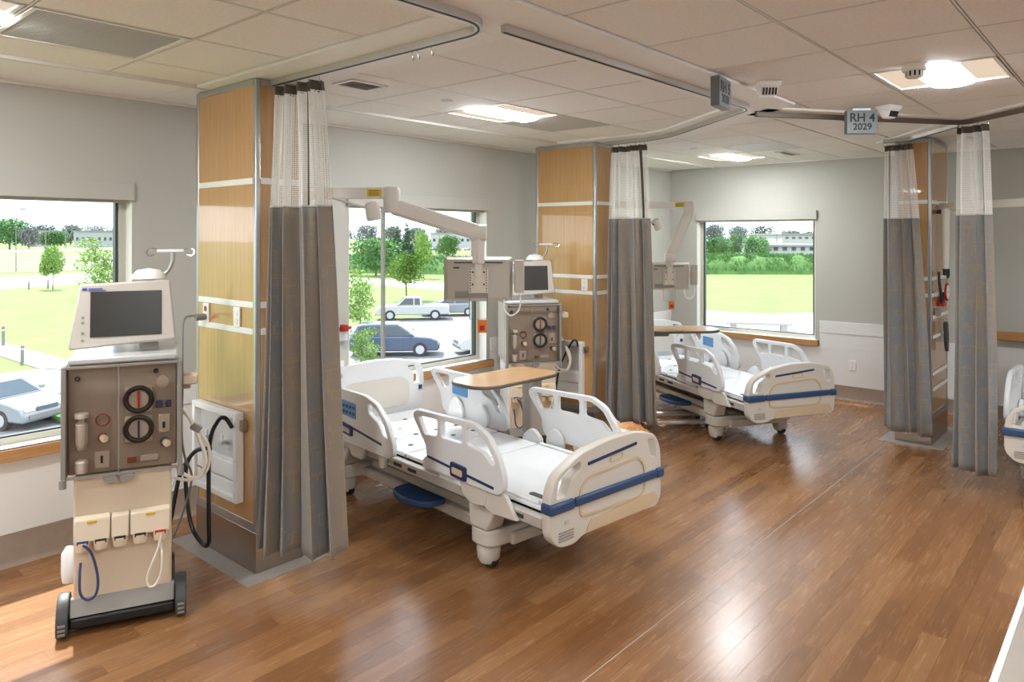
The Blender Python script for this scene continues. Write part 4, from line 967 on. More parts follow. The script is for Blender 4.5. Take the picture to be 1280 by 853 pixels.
    for s in (-1, 1):
        for t in (-1, 1):
            MB().tube(smooth_path([(0.205 + s * 0.06, 0.09, 1.805), (0.205 + s * 0.09, 0.09 + t * 0.02, 1.815), (0.205 + s * 0.115, 0.09 + t * 0.04, 1.80), (0.205 + s * 0.105, 0.09 + t * 0.045, 1.775), (0.205 + s * 0.08, 0.09 + t * 0.03, 1.78)], 5), 0.003, 6).build('hook', 'chrome', hk)
    # side clip with tubing
    MB().bb(0.26, 0.33, -0.23, -0.15, 1.135, 1.185).build('side_clip', 'cream', e, 0.008)
    MB().bb(0.259, 0.30, -0.15, -0.08, 1.10, 1.16).build('clip_bracket', 'machine_beige', e, 0.006)
    MB().tube(smooth_path([(0.262, -0.12, 1.0), (0.30, -0.12, 0.93), (0.345, -0.13, 0.82), (0.37, -0.14, 0.72), (0.33, -0.14, 0.64), (0.27, -0.13, 0.66), (0.232, -0.12, 0.70)]), 0.009, 8).build('drain_tube', 'hose_white', e)
    MB().tube(smooth_path([(0.262, -0.10, 0.98), (0.32, -0.09, 0.90), (0.385, -0.10, 0.78), (0.375, -0.11, 0.66), (0.30, -0.10, 0.62), (0.22, -0.10, 0.64)]), 0.008, 8).build('drain_tube', 'hose_white', e)
    MB().box((0.325, -0.115, 0.89), (0.05, 0.04, 0.035), Matrix.Rotation(0.6, 4, 'Y')).build('tube_clamp', 'machine_grey', e, 0.004)
    return e
mach = machine_proto()
th_m = math.radians(-24); cf = Vector((1.405, 3.70, 0)); mach.rotation_euler = (0, 0, th_m)
mach.location = cf + Vector((-math.sin(th_m), math.cos(th_m), 0)) * 0.27
tag(mach, 'beige dialysis machine with monitor standing nearest the viewer at left', 'dialysis machine', 'dialysis machines')
mach2 = copy_tree(mach); mach2.rotation_euler = (0, 0, math.radians(-36)); mach2.location = (5.20, 4.36, 0)
tag(mach2, 'beige dialysis machine standing behind the first bed and overbed table', 'dialysis machine', 'dialysis machines')

def hose(name, pts, r_, m_, label, cat, n=8):
    return MB().tube(smooth_path(pts, n), r_, 8).build(name, m_)
def under(o, parent):
    o.parent = parent; bpy.context.view_layer.update(); o.matrix_parent_inverse = parent.matrix_world.inverted(); return o
under(hose('power_cord', [(2.07, 4.31, 1.39), (2.03, 4.33, 1.40), (1.97, 4.30, 1.37), (1.90, 4.16, 1.18), (1.80, 3.94, 1.06), (1.80, 3.95, 0.80), (1.84, 4.0, 0.66), (1.90, 4.05, 0.5), (1.82, 4.1, 0.2), (1.70, 4.1, 0.09)], 0.006, 'hose_grey', 'grey power cord looping from the red wall socket to the nearest machine', 'cord'), mach)
under(MB().cyl((2.105, 4.31, 1.391), (2.05, 4.315, 1.39), 0.02, 14).build('power_plug', 'hose_grey'), mach)
under(hose('supply_hose', [(2.06, 3.90, 0.80), (2.02, 3.90, 0.86), (1.99, 3.93, 0.84), (1.97, 3.98, 0.70), (1.975, 4.0, 0.30), (1.985, 4.02, 0.14), (1.98, 4.09, 0.12), (1.96, 4.19, 0.22), (1.955, 4.24, 0.50), (1.99, 4.20, 0.62), (2.05, 4.12, 0.64)], 0.012, 'hose_black', 'thick black supply hose hanging in a loop from the white box on the first column', 'hose'), c1)
under(hose('supply_hose', [(2.055, 4.22, 0.62), (2.0, 4.24, 0.60), (1.93, 4.25, 0.50), (1.88, 4.24, 0.30), (1.80, 4.15, 0.14), (1.72, 4.0, 0.10)], 0.012, 'hose_black', 'black hose running from the white box down to the back of the nearest machine', 'hose'), c1)
under(hose('drain_hose', [(2.055, 4.3, 0.60), (1.99, 4.36, 0.50), (1.94, 4.38, 0.40), (1.86, 4.30, 0.33), (1.79, 4.16, 0.28), (1.76, 4.08, 0.16)], 0.006, 'hose_white', 'thin white drain hose behind the black hoses of the nearest machine', 'hose'), c1)
under(hose('supply_hose', [(5.585, 4.06, 0.84), (5.55, 4.06, 0.90), (5.52, 4.10, 0.86), (5.48, 4.20, 0.62), (5.44, 4.23, 0.30), (5.40, 4.25, 0.12)], 0.009, 'hose_black', 'black supply hose from the box on the middle column to the second machine', 'hose'), c2)

# ------------------------------------------------------------------ overbed tables
def table_proto():
    e = empty('overbed_table', (0, 0, 0))
    out_ = soft([(-0.41, -0.12), (-0.30, -0.215), (0.33, -0.215), (0.41, -0.16), (0.41, 0.16), (0.33, 0.215), (-0.30, 0.215), (-0.41, 0.12)], 0.09, 5)
    tp = MB().prism(out_, 0.837, 0.858).build('table_top', 'table_edge', e, 0.006)
    ins = [(p[0] * 0.975, p[1] * 0.96) for p in out_]
    MB().prism(ins, 0.8582, 0.8615).build('laminate', 'table_wood', tp)
    MB().prism(soft([(0.235, -0.055), (0.365, -0.055), (0.365, 0.055), (0.235, 0.055)], 0.03), 0.07, 0.80).build('column', 'bed_metal', e)
    MB().bb(0.10, 0.37, -0.09, 0.09, 0.80, 0.836).build('bracket', 'machine_grey', e, 0.006)
    MB().prism(soft([(-0.30, -0.20), (0.36, -0.20), (0.36, -0.13), (-0.30, -0.13)], 0.03), 0.045, 0.075).build('base_leg', 'bed_metal', e, 0.006)
    MB().prism(soft([(-0.30, 0.13), (0.36, 0.13), (0.36, 0.20), (-0.30, 0.20)], 0.03), 0.045, 0.075).build('base_leg', 'bed_metal', e, 0.006)
    MB().bb(0.22, 0.38, -0.13, 0.13, 0.045, 0.0752).build('base_cross', 'bed_metal', e, 0.006)
    for x in (-0.26, 0.32):
        for y in (-0.165, 0.165): MB().cyl((x, y - 0.015, 0.0235), (x, y + 0.015, 0.0235), 0.0235, 14).build('caster', 'machine_dark', e)
    return e
tb = table_proto(); tb.location = (3.95, 3.53, 0); tb.rotation_euler = (0, 0, math.radians(-3))
tag(tb, 'wood-topped overbed table standing over the first bed', 'overbed table', 'overbed tables')
tb2 = copy_tree(tb)
p = at_z(846, 411, 0.955); tb2.location = (p.x, p.y, 0); tb2.rotation_euler = (0, 0, math.radians(180 - 46)); tb2.scale = (1, 1, 1.113)
tag(tb2, 'wood-topped overbed table beside the second bed, partly behind the middle curtain', 'overbed table', 'overbed tables')
# ------------------------------------------------------------------ monitor arms, lamps, wall items
def rotm(dx, dy): return math.atan2(dy, dx)
def bar(q, a, b_, w_, h_):
    """rectangular bar between two points"""
    a, b_ = Vector(a), Vector(b_); t = (b_ - a); L = t.length; t.normalize()
    s = t.cross(Vector((0, 0, 1))).normalized(); u = s.cross(t).normalized()
    T = Matrix(((t.x, s.x, u.x, (a.x + b_.x) / 2), (t.y, s.y, u.y, (a.y + b_.y) / 2), (t.z, s.z, u.z, (a.z + b_.z) / 2), (0, 0, 0, 1)))
    return q.box((0, 0, 0), (L, w_, h_)) if T is None else q.add(*boxvf(L, w_, h_), T)
def boxvf(l, w_, h_):
    x, y, z = l / 2, w_ / 2, h_ / 2
    return ([(-x, -y, -z), (x, -y, -z), (x, y, -z), (-x, y, -z), (-x, -y, z), (x, -y, z), (x, y, z), (-x, y, z)], [(0, 3, 2, 1), (4, 5, 6, 7), (0, 1, 5, 4), (1, 2, 6, 5), (2, 3, 7, 6), (3, 0, 4, 7)])
def monitor_arm(A, Q, R, zm, label, rz, mlabel, sticker_side):
    e = empty('monitor_arm', A)
    L = lambda p: Vector(p) - Vector(A)
    bar(MB(), L(A), L(Q), 0.06, 0.068).build('wall_beam', 'arm_paint', e, 0.006)
    MB().lathe([(0.045, -0.12), (0.05, -0.11), (0.05, 0.02), (0.04, 0.036)], L(Q), 20).build('pivot', 'arm_paint', e)
    q0 = L(Q) + Vector((0, 0, -0.08)); r0 = L(R)
    bar(MB(), q0, r0, 0.07, 0.098).build('lower_arm', 'arm_paint', e, 0.02)
    MB().cyl(r0 + Vector((RT[0], RT[1], 0)) * -0.05 , r0 + Vector((RT[0], RT[1], 0)) * 0.05, 0.052, 18).build('elbow', 'arm_paint', e)
    MB().bb(r0.x - 0.028, r0.x + 0.028, r0.y - 0.028, r0.y + 0.028, zm - A[2] + 0.10, r0.z).build('drop_post', 'arm_paint', e, 0.004)
    t = (L(Q) - L(A)).normalized(); n_ = Vector((t.y, -t.x, 0)) * sticker_side
    c = L(Q) - t * 0.10 + n_ * 0.0315
    st = bar(MB(), c - t * 0.045, c + t * 0.045, 0.002, 0.045).build('warning_sticker', 'yellow', e)
    for k in range(3):
        c2_ = c + n_ * 0.0012 + Vector((0, 0, 0.012 - 0.012 * k)); bar(MB(), c2_ - t * 0.035, c2_ + t * 0.03, 0.0012, 0.004).build('print_line', 'dark', st)
    tag(e, label, 'monitor arm')
    m_ = empty('bedside_monitor', (R[0], R[1], zm), rz)          # back faces -y local
    by = 0.075
    MB().add([(-0.215, by, -0.14), (0.215, by, -0.14), (0.215, by, 0.14), (-0.215, by, 0.14), (-0.195, by - 0.045, -0.12), (0.195, by - 0.045, -0.12), (0.195, by - 0.045, 0.12), (-0.195, by - 0.045, 0.12)],
             [(0, 1, 2, 3), (4, 7, 6, 5), (0, 4, 5, 1), (3, 2, 6, 7), (0, 3, 7, 4), (1, 5, 6, 2)]).build('back_shell', 'tv_back', m_, 0.008)
    MB().bb(-0.215, 0.215, by + 0.0005, by + 0.02, -0.14, 0.14).build('front_bezel', 'tv_back', m_, 0.006)
    MB().bb(-0.19, 0.19, by + 0.0202, by + 0.022, -0.115, 0.115).build('screen', 'screen', m_)
    y = by - 0.046
    MB().bb(-0.15, 0.15, y - 0.003, y, 0.10, 0.108).build('vent_line', 'machine_dark', m_)
    MB().bb(-0.155, -0.118, y - 0.002, y, 0.068, 0.078).build('maker_mark', 'machine_dark', m_)
    MB().bb(-0.145, 0.05, y - 0.004, y, -0.115, -0.075).build('port_panel', 'machine_grey', m_)
    mp_ = MB().bb(-0.06, 0.06, y - 0.012, y - 0.0005, -0.085, 0.072).build('mount_plate', 'tv_metal', m_, 0.003)
    for x in (-0.05, 0.05):
        for k in range(9): MB().bb(x - 0.004, x + 0.004, y - 0.0135, y - 0.0118, -0.075 + 0.017 * k, -0.069 + 0.017 * k).build('slot', 'dark', mp_)
    for x, z in ((-0.035, 0.045), (0.035, 0.045), (-0.035, -0.03), (0.035, -0.03)): MB().cyl((x, y - 0.012, z), (x, y - 0.016, z), 0.006, 10).build('screw', 'dark', mp_)
    MB().cyl((0, y - 0.012, 0.0), (0, y - 0.03, 0.0), 0.024, 18).build('ball_joint', 'tv_metal', m_)
    MB().bb(-0.024, 0.024, y - 0.03, y - 0.0125, 0.02, 0.115).build('neck', 'tv_metal', m_, 0.003)
    MB().tube([(-0.055, y - 0.006, -0.085), (-0.055, y - 0.006, -0.245), (0.055, y - 0.006, -0.245), (0.055, y - 0.006, -0.085)], 0.0035, 6).build('wire_handle', 'chrome', m_)
    tg = MB().bb(-0.005, 0.052, y - 0.012, y - 0.009, -0.33, -0.25).build('orange_tag', 'orange_tag', m_)
    MB().bb(0.008, 0.038, y - 0.0135, y - 0.0121, -0.315, -0.285).build('tag_mark', 'red', tg)
    MB().bb(0.225, 0.285, by - 0.06, by - 0.01, -0.085, 0.12).build('handset_holder', 'tv_back', m_, 0.006)
    MB().bb(0.2152, 0.2248, by - 0.04, by - 0.01, -0.03, 0.05).build('holder_bracket', 'tv_metal', m_)
    MB().tube(smooth_path([(0.16, by - 0.02, -0.125), (0.165, by - 0.04, -0.19), (0.20, by - 0.05, -0.225), (0.245, by - 0.05, -0.20), (0.262, by - 0.04, -0.15), (0.26, by - 0.035, -0.086)]), 0.005, 8).build('handset_cord', 'plastic_white', m_)
    tag(m_, mlabel, 'monitor')
R1 = at_d(598, 291, 4.5)
monitor_arm((2.421, 4.15, 2.14), (2.86, 3.47, 2.14), tuple(R1), 1.61, 'white two-part monitor arm reaching over the first bed', math.radians(-46), 'beige patient monitor seen from behind above the first bed', 1)
R2 = at_d(837, 322, 7.35)
monitor_arm((5.951, 4.30, 2.19), (6.70, 3.50, 2.19), tuple(R2), 1.47, 'white two-part monitor arm reaching over the second bed', math.radians(-50), 'grey patient monitor seen from behind above the second bed', 1)
monitor_arm((7.75, 1.479, 2.15), (7.02, 0.62, 2.15), (6.9, 0.10, 1.9), 1.6, 'white monitor arm running off the right edge behind the rightmost curtain', math.radians(-70), 'patient monitor beyond the right edge of the picture', -1)

def exam_lamp(A, B, down, label, rod=True):
    e = empty('exam_lamp', A); L = lambda p: Vector(p) - Vector(A)
    MB().cyl(L(A), L(B), 0.008, 8).build('rod', 'arm_paint', e)
    b_ = L(B); MB().lathe([(0, 0), (0.02, 0), (0.02, 0.04), (0, 0.04)], b_ + Vector((0, 0, -0.02)), 12).build('knuckle', 'frame_dark', e)
    d = Vector(down).normalized(); h0 = b_ + Vector((d.x, d.y, 0)) * 0.055
    a0 = h0 - d * 0.045; a1 = h0 + d * 0.06
    MB().tube([a0, a0 + d * 0.012, h0 + d * 0.03, a1], [0.022, 0.040, 0.045, 0.043], 20).build('lamp_head', 'arm_paint', e)
    MB().cyl(a1 + d * 0.0005, a1 + d * 0.004, 0.038, 18).build('lens', 'lamp_glass', e)
    tag(e, label, 'exam lamp')
exam_lamp((2.421, 3.95, 2.20), tuple(at_d(464, 262, 4.25)), (0.12, -0.1, -1), 'small exam lamp on a thin rod beside the first monitor arm')
exam_lamp((5.951, 4.05, 2.12), tuple(at_d(818, 279, 6.9)), (0.35, -0.25, -0.8), 'small tilted exam lamp on a rod beside the middle curtain')
# folded lamp arm and blood pressure kit on the far right column
e = empty('folded_lamp_arm', (7.62, 1.479, 2.10))
MB().cyl((0, 0, 0), (0, -0.04, 0), 0.02, 14).build('pivot', 'dark', e); MB().tube([(0, -0.07, 0.03), (0, -0.07, -0.52)], [0.036, 0.03], 16).build('arm_tube', 'arm_paint', e)
MB().cyl((0, -0.0405, 0), (0, -0.06, 0), 0.028, 14).build('joint', 'arm_paint', e)
MB().torus((0.05, -0.08, -0.56), 0.045, 0.007, 'Y', 20, 6).build('grip_ring', 'dark', e); MB().cyl((0, -0.07, -0.5201), (0, -0.07, -0.58), 0.022, 12).build('end_cap', 'dark', e)
MB().cyl((0.02, -0.07, 0.03), (0.28, -0.22, -0.10), 0.008, 8).build('rod', 'arm_paint', e)
tag(e, 'white lamp arm folded straight down on the far right column', 'lamp arm')
e = empty('pressure_gauge', (7.72, 1.479, 1.36))
MB().torus((0.02, -0.06, 0), 0.075, 0.010, 'Y', 28, 8).build('gauge_ring', 'red', e); MB().cyl((0.02, -0.045, 0), (0.02, -0.07, 0), 0.066, 26).build('gauge_face', 'plastic_white', e)
MB().bb(-0.08, 0.05, -0.05, 0, -0.13, -0.095).build('gauge_bracket', 'red', e, 0.004); MB().bb(-0.02, 0.04, -0.04, 0, -0.094, -0.05).build('gauge_stem', 'red', e)
MB().bb(-0.005, 0.03, -0.074, -0.0702, -0.003, 0.003).build('needle', 'dark', e)
tag(e, 'round blood pressure gauge in a red ring on the far right column', 'gauge')
e = empty('pressure_cuff', (7.74, 1.479, 1.02))
vs, fs = plate(soft([(-0.05, 0.06), (0.03, 0.07), (0.075, -0.10), (0.05, -0.23), (-0.005, -0.16)], 0.03), [], 0.03, 0.008)
MB().add(vs, fs, Matrix(((1, 0, 0, 0), (0, 0, 1, -0.05), (0, 1, 0, 0), (0, 0, 0, 1)))).build('cuff', 'machine_dark', e); MB().bb(-0.03, 0.03, -0.04, 0, 0.07, 0.085).build('cuff_hook', 'chrome', e)
tag(e, 'dark cuff hanging below the gauge on the far right column', 'cuff')
under(hose('coiled_cord', [(7.60, 1.46, 1.55), (7.58, 1.45, 1.45), (7.59, 1.44, 1.35), (7.61, 1.44, 1.28), (7.65, 1.44, 1.30), (7.68, 1.44, 1.36)], 0.012, 'hose_black', '', ''), c3)
for z, w_ in ((1.13, 0.12), (0.95, 0.1), (0.62, 0.1), (0.48, 0.1)): under(MB().bb(7.44, 8.06, 1.468, 1.4785, z, z + 0.03).build('equipment_rail', 'white_trim', None, 0.002), c3)
for z in (1.17,): under(MB().bb(7.52, 7.60, 1.44, 1.4785, z - 0.02, z + 0.05).build('small_bracket', 'machine_grey', None, 0.003), c3)
# wall outlet, flow meter, handrail
e = empty('wall_outlet', (WB - 0.0065, 2.565, 0.40)); MB().bb(-0.008, 0, -0.036, 0.036, -0.058, 0.058).build('cover_plate', 'plastic_white', e, 0.002)
for dz in (-0.024, 0.024): MB().cyl((-0.0082, 0, dz), (-0.011, 0, dz), 0.017, 14).build('socket', 'socket', e)
tag(e, 'white power outlet low on the far wall right of the second bed', 'outlet')
e = empty('flow_meter', (3.50, WA - 0.001, 1.10)); MB().bb(-0.05, 0.05, -0.03, 0, -0.06, 0.06).build('wall_plate', 'plastic_white', e, 0.004)
MB().cyl((0, -0.05, -0.12), (0, -0.05, 0.02), 0.022, 16).build('tube', 'clear_plastic', e); MB().lathe([(0, 0), (0.035, 0), (0.04, 0.02), (0.03, 0.05), (0, 0.055)], (0, -0.05, 0.0205), 16).build('knob', 'red', e); MB().cyl((0.0, -0.05, 0.04), (0.06, -0.06, 0.045), 0.013, 12).build('outlet', 'red', e)
tag(e, 'wall flow meter with bright red knob beside the first curtain', 'flow meter')
e = empty('hand_rail', (WB - 0.0065, 0.1, 0.87)); MB().bb(-0.05, -0.02, -1.6, 1.1, -0.045, 0.045).build('rail_board', 'sill_wood', e, 0.006)
for y in (-1.4, -0.5, 0.4, 1.0): MB().bb(-0.0198, 0, y - 0.03, y + 0.03, -0.03, 0.03).build('rail_bracket', 'aluminium', e)
tag(e, 'brown wooden hand rail on the far wall behind the third bed', 'hand rail')
# counter corner at the lower right
e = empty('reception_counter', (2.4, -0.17, 0))
MB().bb(-1.9, 1.9, -0.37, 0.385, 1.02, 1.045).build('counter_top', 'counter_top', e)
MB().bb(-1.915, 1.915, 0.3855, 0.398, 1.018, 1.047).build('edge_band', 'white_trim', e, 0.002); MB().bb(-1.85, 1.85, -0.33, 0.33, 0.0, 1.02).build('counter_body', 'white_trim', e)
tag(e, 'corner of a beige counter with a white edge at the lower right', 'counter')

# ------------------------------------------------------------------ outdoors, seen through the windows
GZ = -4.5
def gp(px, py): return at_z(px, py, GZ)
gr = MB(); n = 40
gr.bb(-400, 700, -300, 900, GZ - 1.0, GZ); struct(gr.build('ground_lawn', 'grass'), 'wide green lawn outside the windows', 'lawn')
def patch(name, pix, m_, label, cat, h):
    pts = [gp(*q) for q in pix]; o = MB().prism([(p.x, p.y) for p in pts], GZ + 0.001, GZ + h).build(name, m_); return struct(o, label, cat)
patch('parking_lot', [(-150, 480), (0, 468), (45, 462), (80, 457), (300, 428), (436, 409), (500, 399), (560, 393), (700, 386), (760, 430), (600, 900), (-300, 900)], 'asphalt', 'grey asphalt parking lot below the windows', 'parking lot', 0.02)
patch('sidewalk', [(-60, 414), (0, 428), (78, 450), (110, 459), (95, 464), (47, 461.5), (0, 446), (-60, 432)], 'concrete', 'pale concrete walk crossing the lawn outside the left window', 'sidewalk', 0.06)
patch('grass_island', [(43, 512), (50, 503), (64, 497), (90, 492), (150, 500), (120, 545), (72, 530)], 'grass_dark', 'small green island with kerb in the parking lot', 'lawn', 0.12)
patch('road', [(-120, 352), (0, 347), (110, 342), (150, 341), (150, 351), (110, 354), (0, 362.5), (-120, 372)], 'concrete', 'pale road beyond the lawn seen in the left window', 'road', 0.03)
patch('path', [(420, 346), (452, 348.5), (552, 353.5), (660, 359), (660, 370), (552, 362.8), (458, 355.5), (420, 353)], 'concrete', 'pale path behind the parked pickup', 'path', 0.03)
patch('far_road', [(-60, 314), (60, 311.5), (140, 310.5), (140, 313), (60, 314.5), (-60, 318.5)], 'concrete', 'thin far road beyond the scrub in the left window', 'road', 0.05)
patch('plaza', [(836, 381), (876, 387.5), (910, 391), (960, 393), (1040, 391), (1120, 386), (1200, 640), (780, 640)], 'concrete', 'pale concrete terrace below the far window', 'terrace', 0.03)
patch('scrub_field', [(-120, 345), (0, 342), (150, 337), (150, 318), (0, 318.5), (-120, 321)], 'scrub', 'rough scrub field between the two roads', 'field', 0.05)
def bank(a, b_, h, wd, name, label, seed, mt='grass_dark'):
    rnd = random.Random(seed); a, b_ = Vector((a.x, a.y)), Vector((b_.x, b_.y)); t = (b_ - a); L = t.length; t.normalize(); nrm = Vector((-t.y, t.x)); N = 60; vs, fs = [], []
    prof = [(-1.0, 0.0), (-0.75, 0.55), (-0.4, 0.9), (0.0, 1.0), (0.5, 0.8), (1.0, 0.0)]
    for i in range(N + 1):
        c = a + t * (L * i / N)
        for (u, z) in prof:
            k = rnd.uniform(0.82, 1.12); q = c + nrm * (u * wd); vs.append((q.x, q.y, GZ + z * h * k))
    m_ = len(prof)
    for i in range(N):
        for j in range(m_ - 1): fs.append((i * m_ + j, (i + 1) * m_ + j, (i + 1) * m_ + j + 1, i * m_ + j + 1))
    o = MB().add(vs, fs).build(name, mt); struct(o, label, 'hedge')
    # grass blades and leaf sprays standing on the bank
    vs, fs = [], []
    for k in range(9000):
        i = rnd.random(); u = rnd.uniform(-0.9, 0.3); z = (1 - abs(u) ** 1.6) * h
        c = a + t * (L * i) + nrm * (u * wd); s = rnd.uniform(0.35, 0.8); an = rnd.uniform(0, math.pi); dx, dy = math.cos(an) * s * 0.5, math.sin(an) * s * 0.5
        o_ = len(vs); lx, ly = rnd.uniform(-0.3, 0.3), rnd.uniform(-0.3, 0.3); zz = GZ + z * 0.95
        vs += [(c.x - dx, c.y - dy, zz - 0.2), (c.x + dx, c.y + dy, zz - 0.2), (c.x + lx, c.y + ly, zz + s)]; fs.append((o_, o_ + 1, o_ + 2))
    b2 = MB().add(vs, fs).build('leaf_cover', 'leaf_mid', o); b2['kind'] = 'stuff'
bank(gp(740, 341.5), gp(1330, 342.5), 3.0, 4.0, 'hedge_bank', 'dense green bank across the lawn in the far window', 2)
bank(gp(250, 337), gp(735, 345), 2.6, 4.0, 'shrub_bank', 'green shrub bank behind the path in the middle window', 4)

def foliage(rnd, blobs, nq, size):
    vs, fs = [], []
    vol = [b_[3] * b_[4] * b_[5] for b_ in blobs]; tot = sum(vol)
    for b_, v in zip(blobs, vol):
        for k in range(int(nq * v / tot)):
            d = Vector((rnd.gauss(0, 1), rnd.gauss(0, 1), rnd.gauss(0, 1))).normalized() * (rnd.random() ** 0.4)
            c = Vector((b_[0] + d.x * b_[3], b_[1] + d.y * b_[4], b_[2] + d.z * b_[5]))
            u = Vector((rnd.gauss(0, 1), rnd.gauss(0, 1), rnd.gauss(0, 1))).normalized(); w_ = u.orthogonal().normalized(); s = size * rnd.uniform(0.6, 1.3)
            o = len(vs); vs += [tuple(c - u * s), tuple(c + w_ * s * 0.6), tuple(c + u * s), tuple(c - w_ * s * 0.6)]; fs.append((o, o + 1, o + 2, o + 3))
    return vs, fs
def tree_proto(kind, seed):
    rnd = random.Random(seed); e = empty('tree')
    if kind == 'round': bl = [(0, 0, 0.62, 0.30, 0.30, 0.30)] + [(rnd.uniform(-0.2, 0.2), rnd.uniform(-0.2, 0.2), rnd.uniform(0.42, 0.82), 0.18, 0.18, 0.16) for _ in range(9)]; nq, sz, mt, tr_ = 2600, 0.026, 'leaf_light', 0.014
    elif kind == 'airy': bl = [(rnd.uniform(-0.2, 0.2), rnd.uniform(-0.2, 0.2), rnd.uniform(0.22, 0.9), 0.15, 0.15, 0.12) for _ in range(16)]; nq, sz, mt, tr_ = 1500, 0.022, 'leaf_light', 0.010
    elif kind == 'dense': bl = [(0, 0, 0.5, 0.42, 0.42, 0.40)] + [(rnd.uniform(-0.34, 0.34), rnd.uniform(-0.3, 0.3), rnd.uniform(0.2, 0.8), 0.24, 0.24, 0.2) for _ in range(10)]; nq, sz, mt, tr_ = 2800, 0.032, 'leaf_mid', 0.02
    elif kind == 'conifer': bl = [(0, 0, 0.12 + 0.11 * k, 0.22 * (1 - k / 8.5), 0.22 * (1 - k / 8.5), 0.09) for k in range(8)]; nq, sz, mt, tr_ = 1800, 0.028, 'leaf_dark', 0.014
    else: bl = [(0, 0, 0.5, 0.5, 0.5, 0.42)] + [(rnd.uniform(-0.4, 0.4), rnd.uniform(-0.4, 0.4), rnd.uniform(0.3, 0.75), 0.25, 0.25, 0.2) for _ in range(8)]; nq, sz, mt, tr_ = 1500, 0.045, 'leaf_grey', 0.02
    vs, fs = foliage(rnd, bl, nq, sz); MB().add(vs, fs).build('crown', mt, e)
    q = MB(); q.tube([(0, 0, 0), (0.005, 0, 0.3), (-0.008, 0.004, 0.75)], [tr_, tr_ * 0.8, tr_ * 0.3], 8)
    for k in range(7):
        a = k * 2.4; z = 0.28 + 0.06 * k; q.tube([(0, 0, z), (0.08 * math.cos(a), 0.08 * math.sin(a), z + 0.09), (0.16 * math.cos(a), 0.16 * math.sin(a), z + 0.2)], [tr_ * 0.4, tr_ * 0.3, tr_ * 0.12], 5)
    q.build('trunk', 'bark', e)
    return e
PROTO = {}; used = set()
def tree(kind, px, by, ty, wpx, label, group=None, z0=GZ):
    """base at ground pixel row by, crown top at ty; width in pixels"""
    D = (CAMH - z0) * F / (by - HY); c = at_z(px, by, z0); h = (by - ty) * D / F; w_ = wpx * D / F
    nat = {'round': 0.66, 'airy': 0.62, 'dense': 1.0, 'conifer': 0.45, 'far': 1.1}[kind]
    if kind not in PROTO: PROTO[kind] = tree_proto(kind, len(PROTO) + 11); o = PROTO[kind]
    else: o = copy_tree(PROTO[kind])
    o.location = c; o.scale = (w_ / nat, w_ / nat, h); o.rotation_euler = (0, 0, (px * 1.7) % 6.28)
    tag(o, label, 'tree', group)
tree('round', 508, 376, 309, 50, 'round young maple standing behind the white pickup')
tree('round', 66, 362, 303, 30, 'small young tree beside the road in the left window')
tree('airy', 130, 372, 296, 66, 'airy light green tree at the right edge of the left window')
tree('airy', 450, 418, 335, 56, 'airy light green tree beside the first curtain in the middle window')
tree('airy', 452, 462, 408, 44, 'low airy shrub behind the dark parked car')
tree('round', 529, 348, 284, 26, 'slim light tree at the far side of the path in the middle window')
tree('dense', 470, 345, 290, 64, 'broad dense green tree left of the mullion in the middle window')
tree('conifer', 509, 335, 276, 30, 'tall dark conifer in the middle window')
tree('conifer', 496, 333, 280, 28, 'shorter dark conifer left of the tall one')
tree('conifer', 521, 332, 285, 24, 'small dark conifer right of the tall one')
tree('dense', 560, 326, 290, 34, 'dense green tree behind the monitor arm')
tree('dense', 12, 312, 268, 52, 'big dense green tree at the left edge of the left window')
tree('dense', 68, 311, 286, 36, 'dense green tree by the far road in the left window')
tree('far', 36, 312, 280, 26, 'grey-green tree beside the big dense tree')
tree('dense', 895, 326, 292, 42, 'dense tree at the left side of the far window')
tree('dense', 918, 325, 288, 26, 'narrow dense tree in the far window')
tree('dense', 945, 326, 291, 36, 'dense tree just left of the white building')
rt_ = random.Random(21)
for k in range(44):
    px = -160 + k * 31 + rt_.uniform(-1.5, 1.5)
    tree('far', px, 307.6 + 0.25 * (k % 2), rt_.uniform(277, 283) + (4 if 980 < px < 1100 else 0), rt_.uniform(27, 28.5), 'hazy grey-green tree of the distant tree line', 'distant tree line')

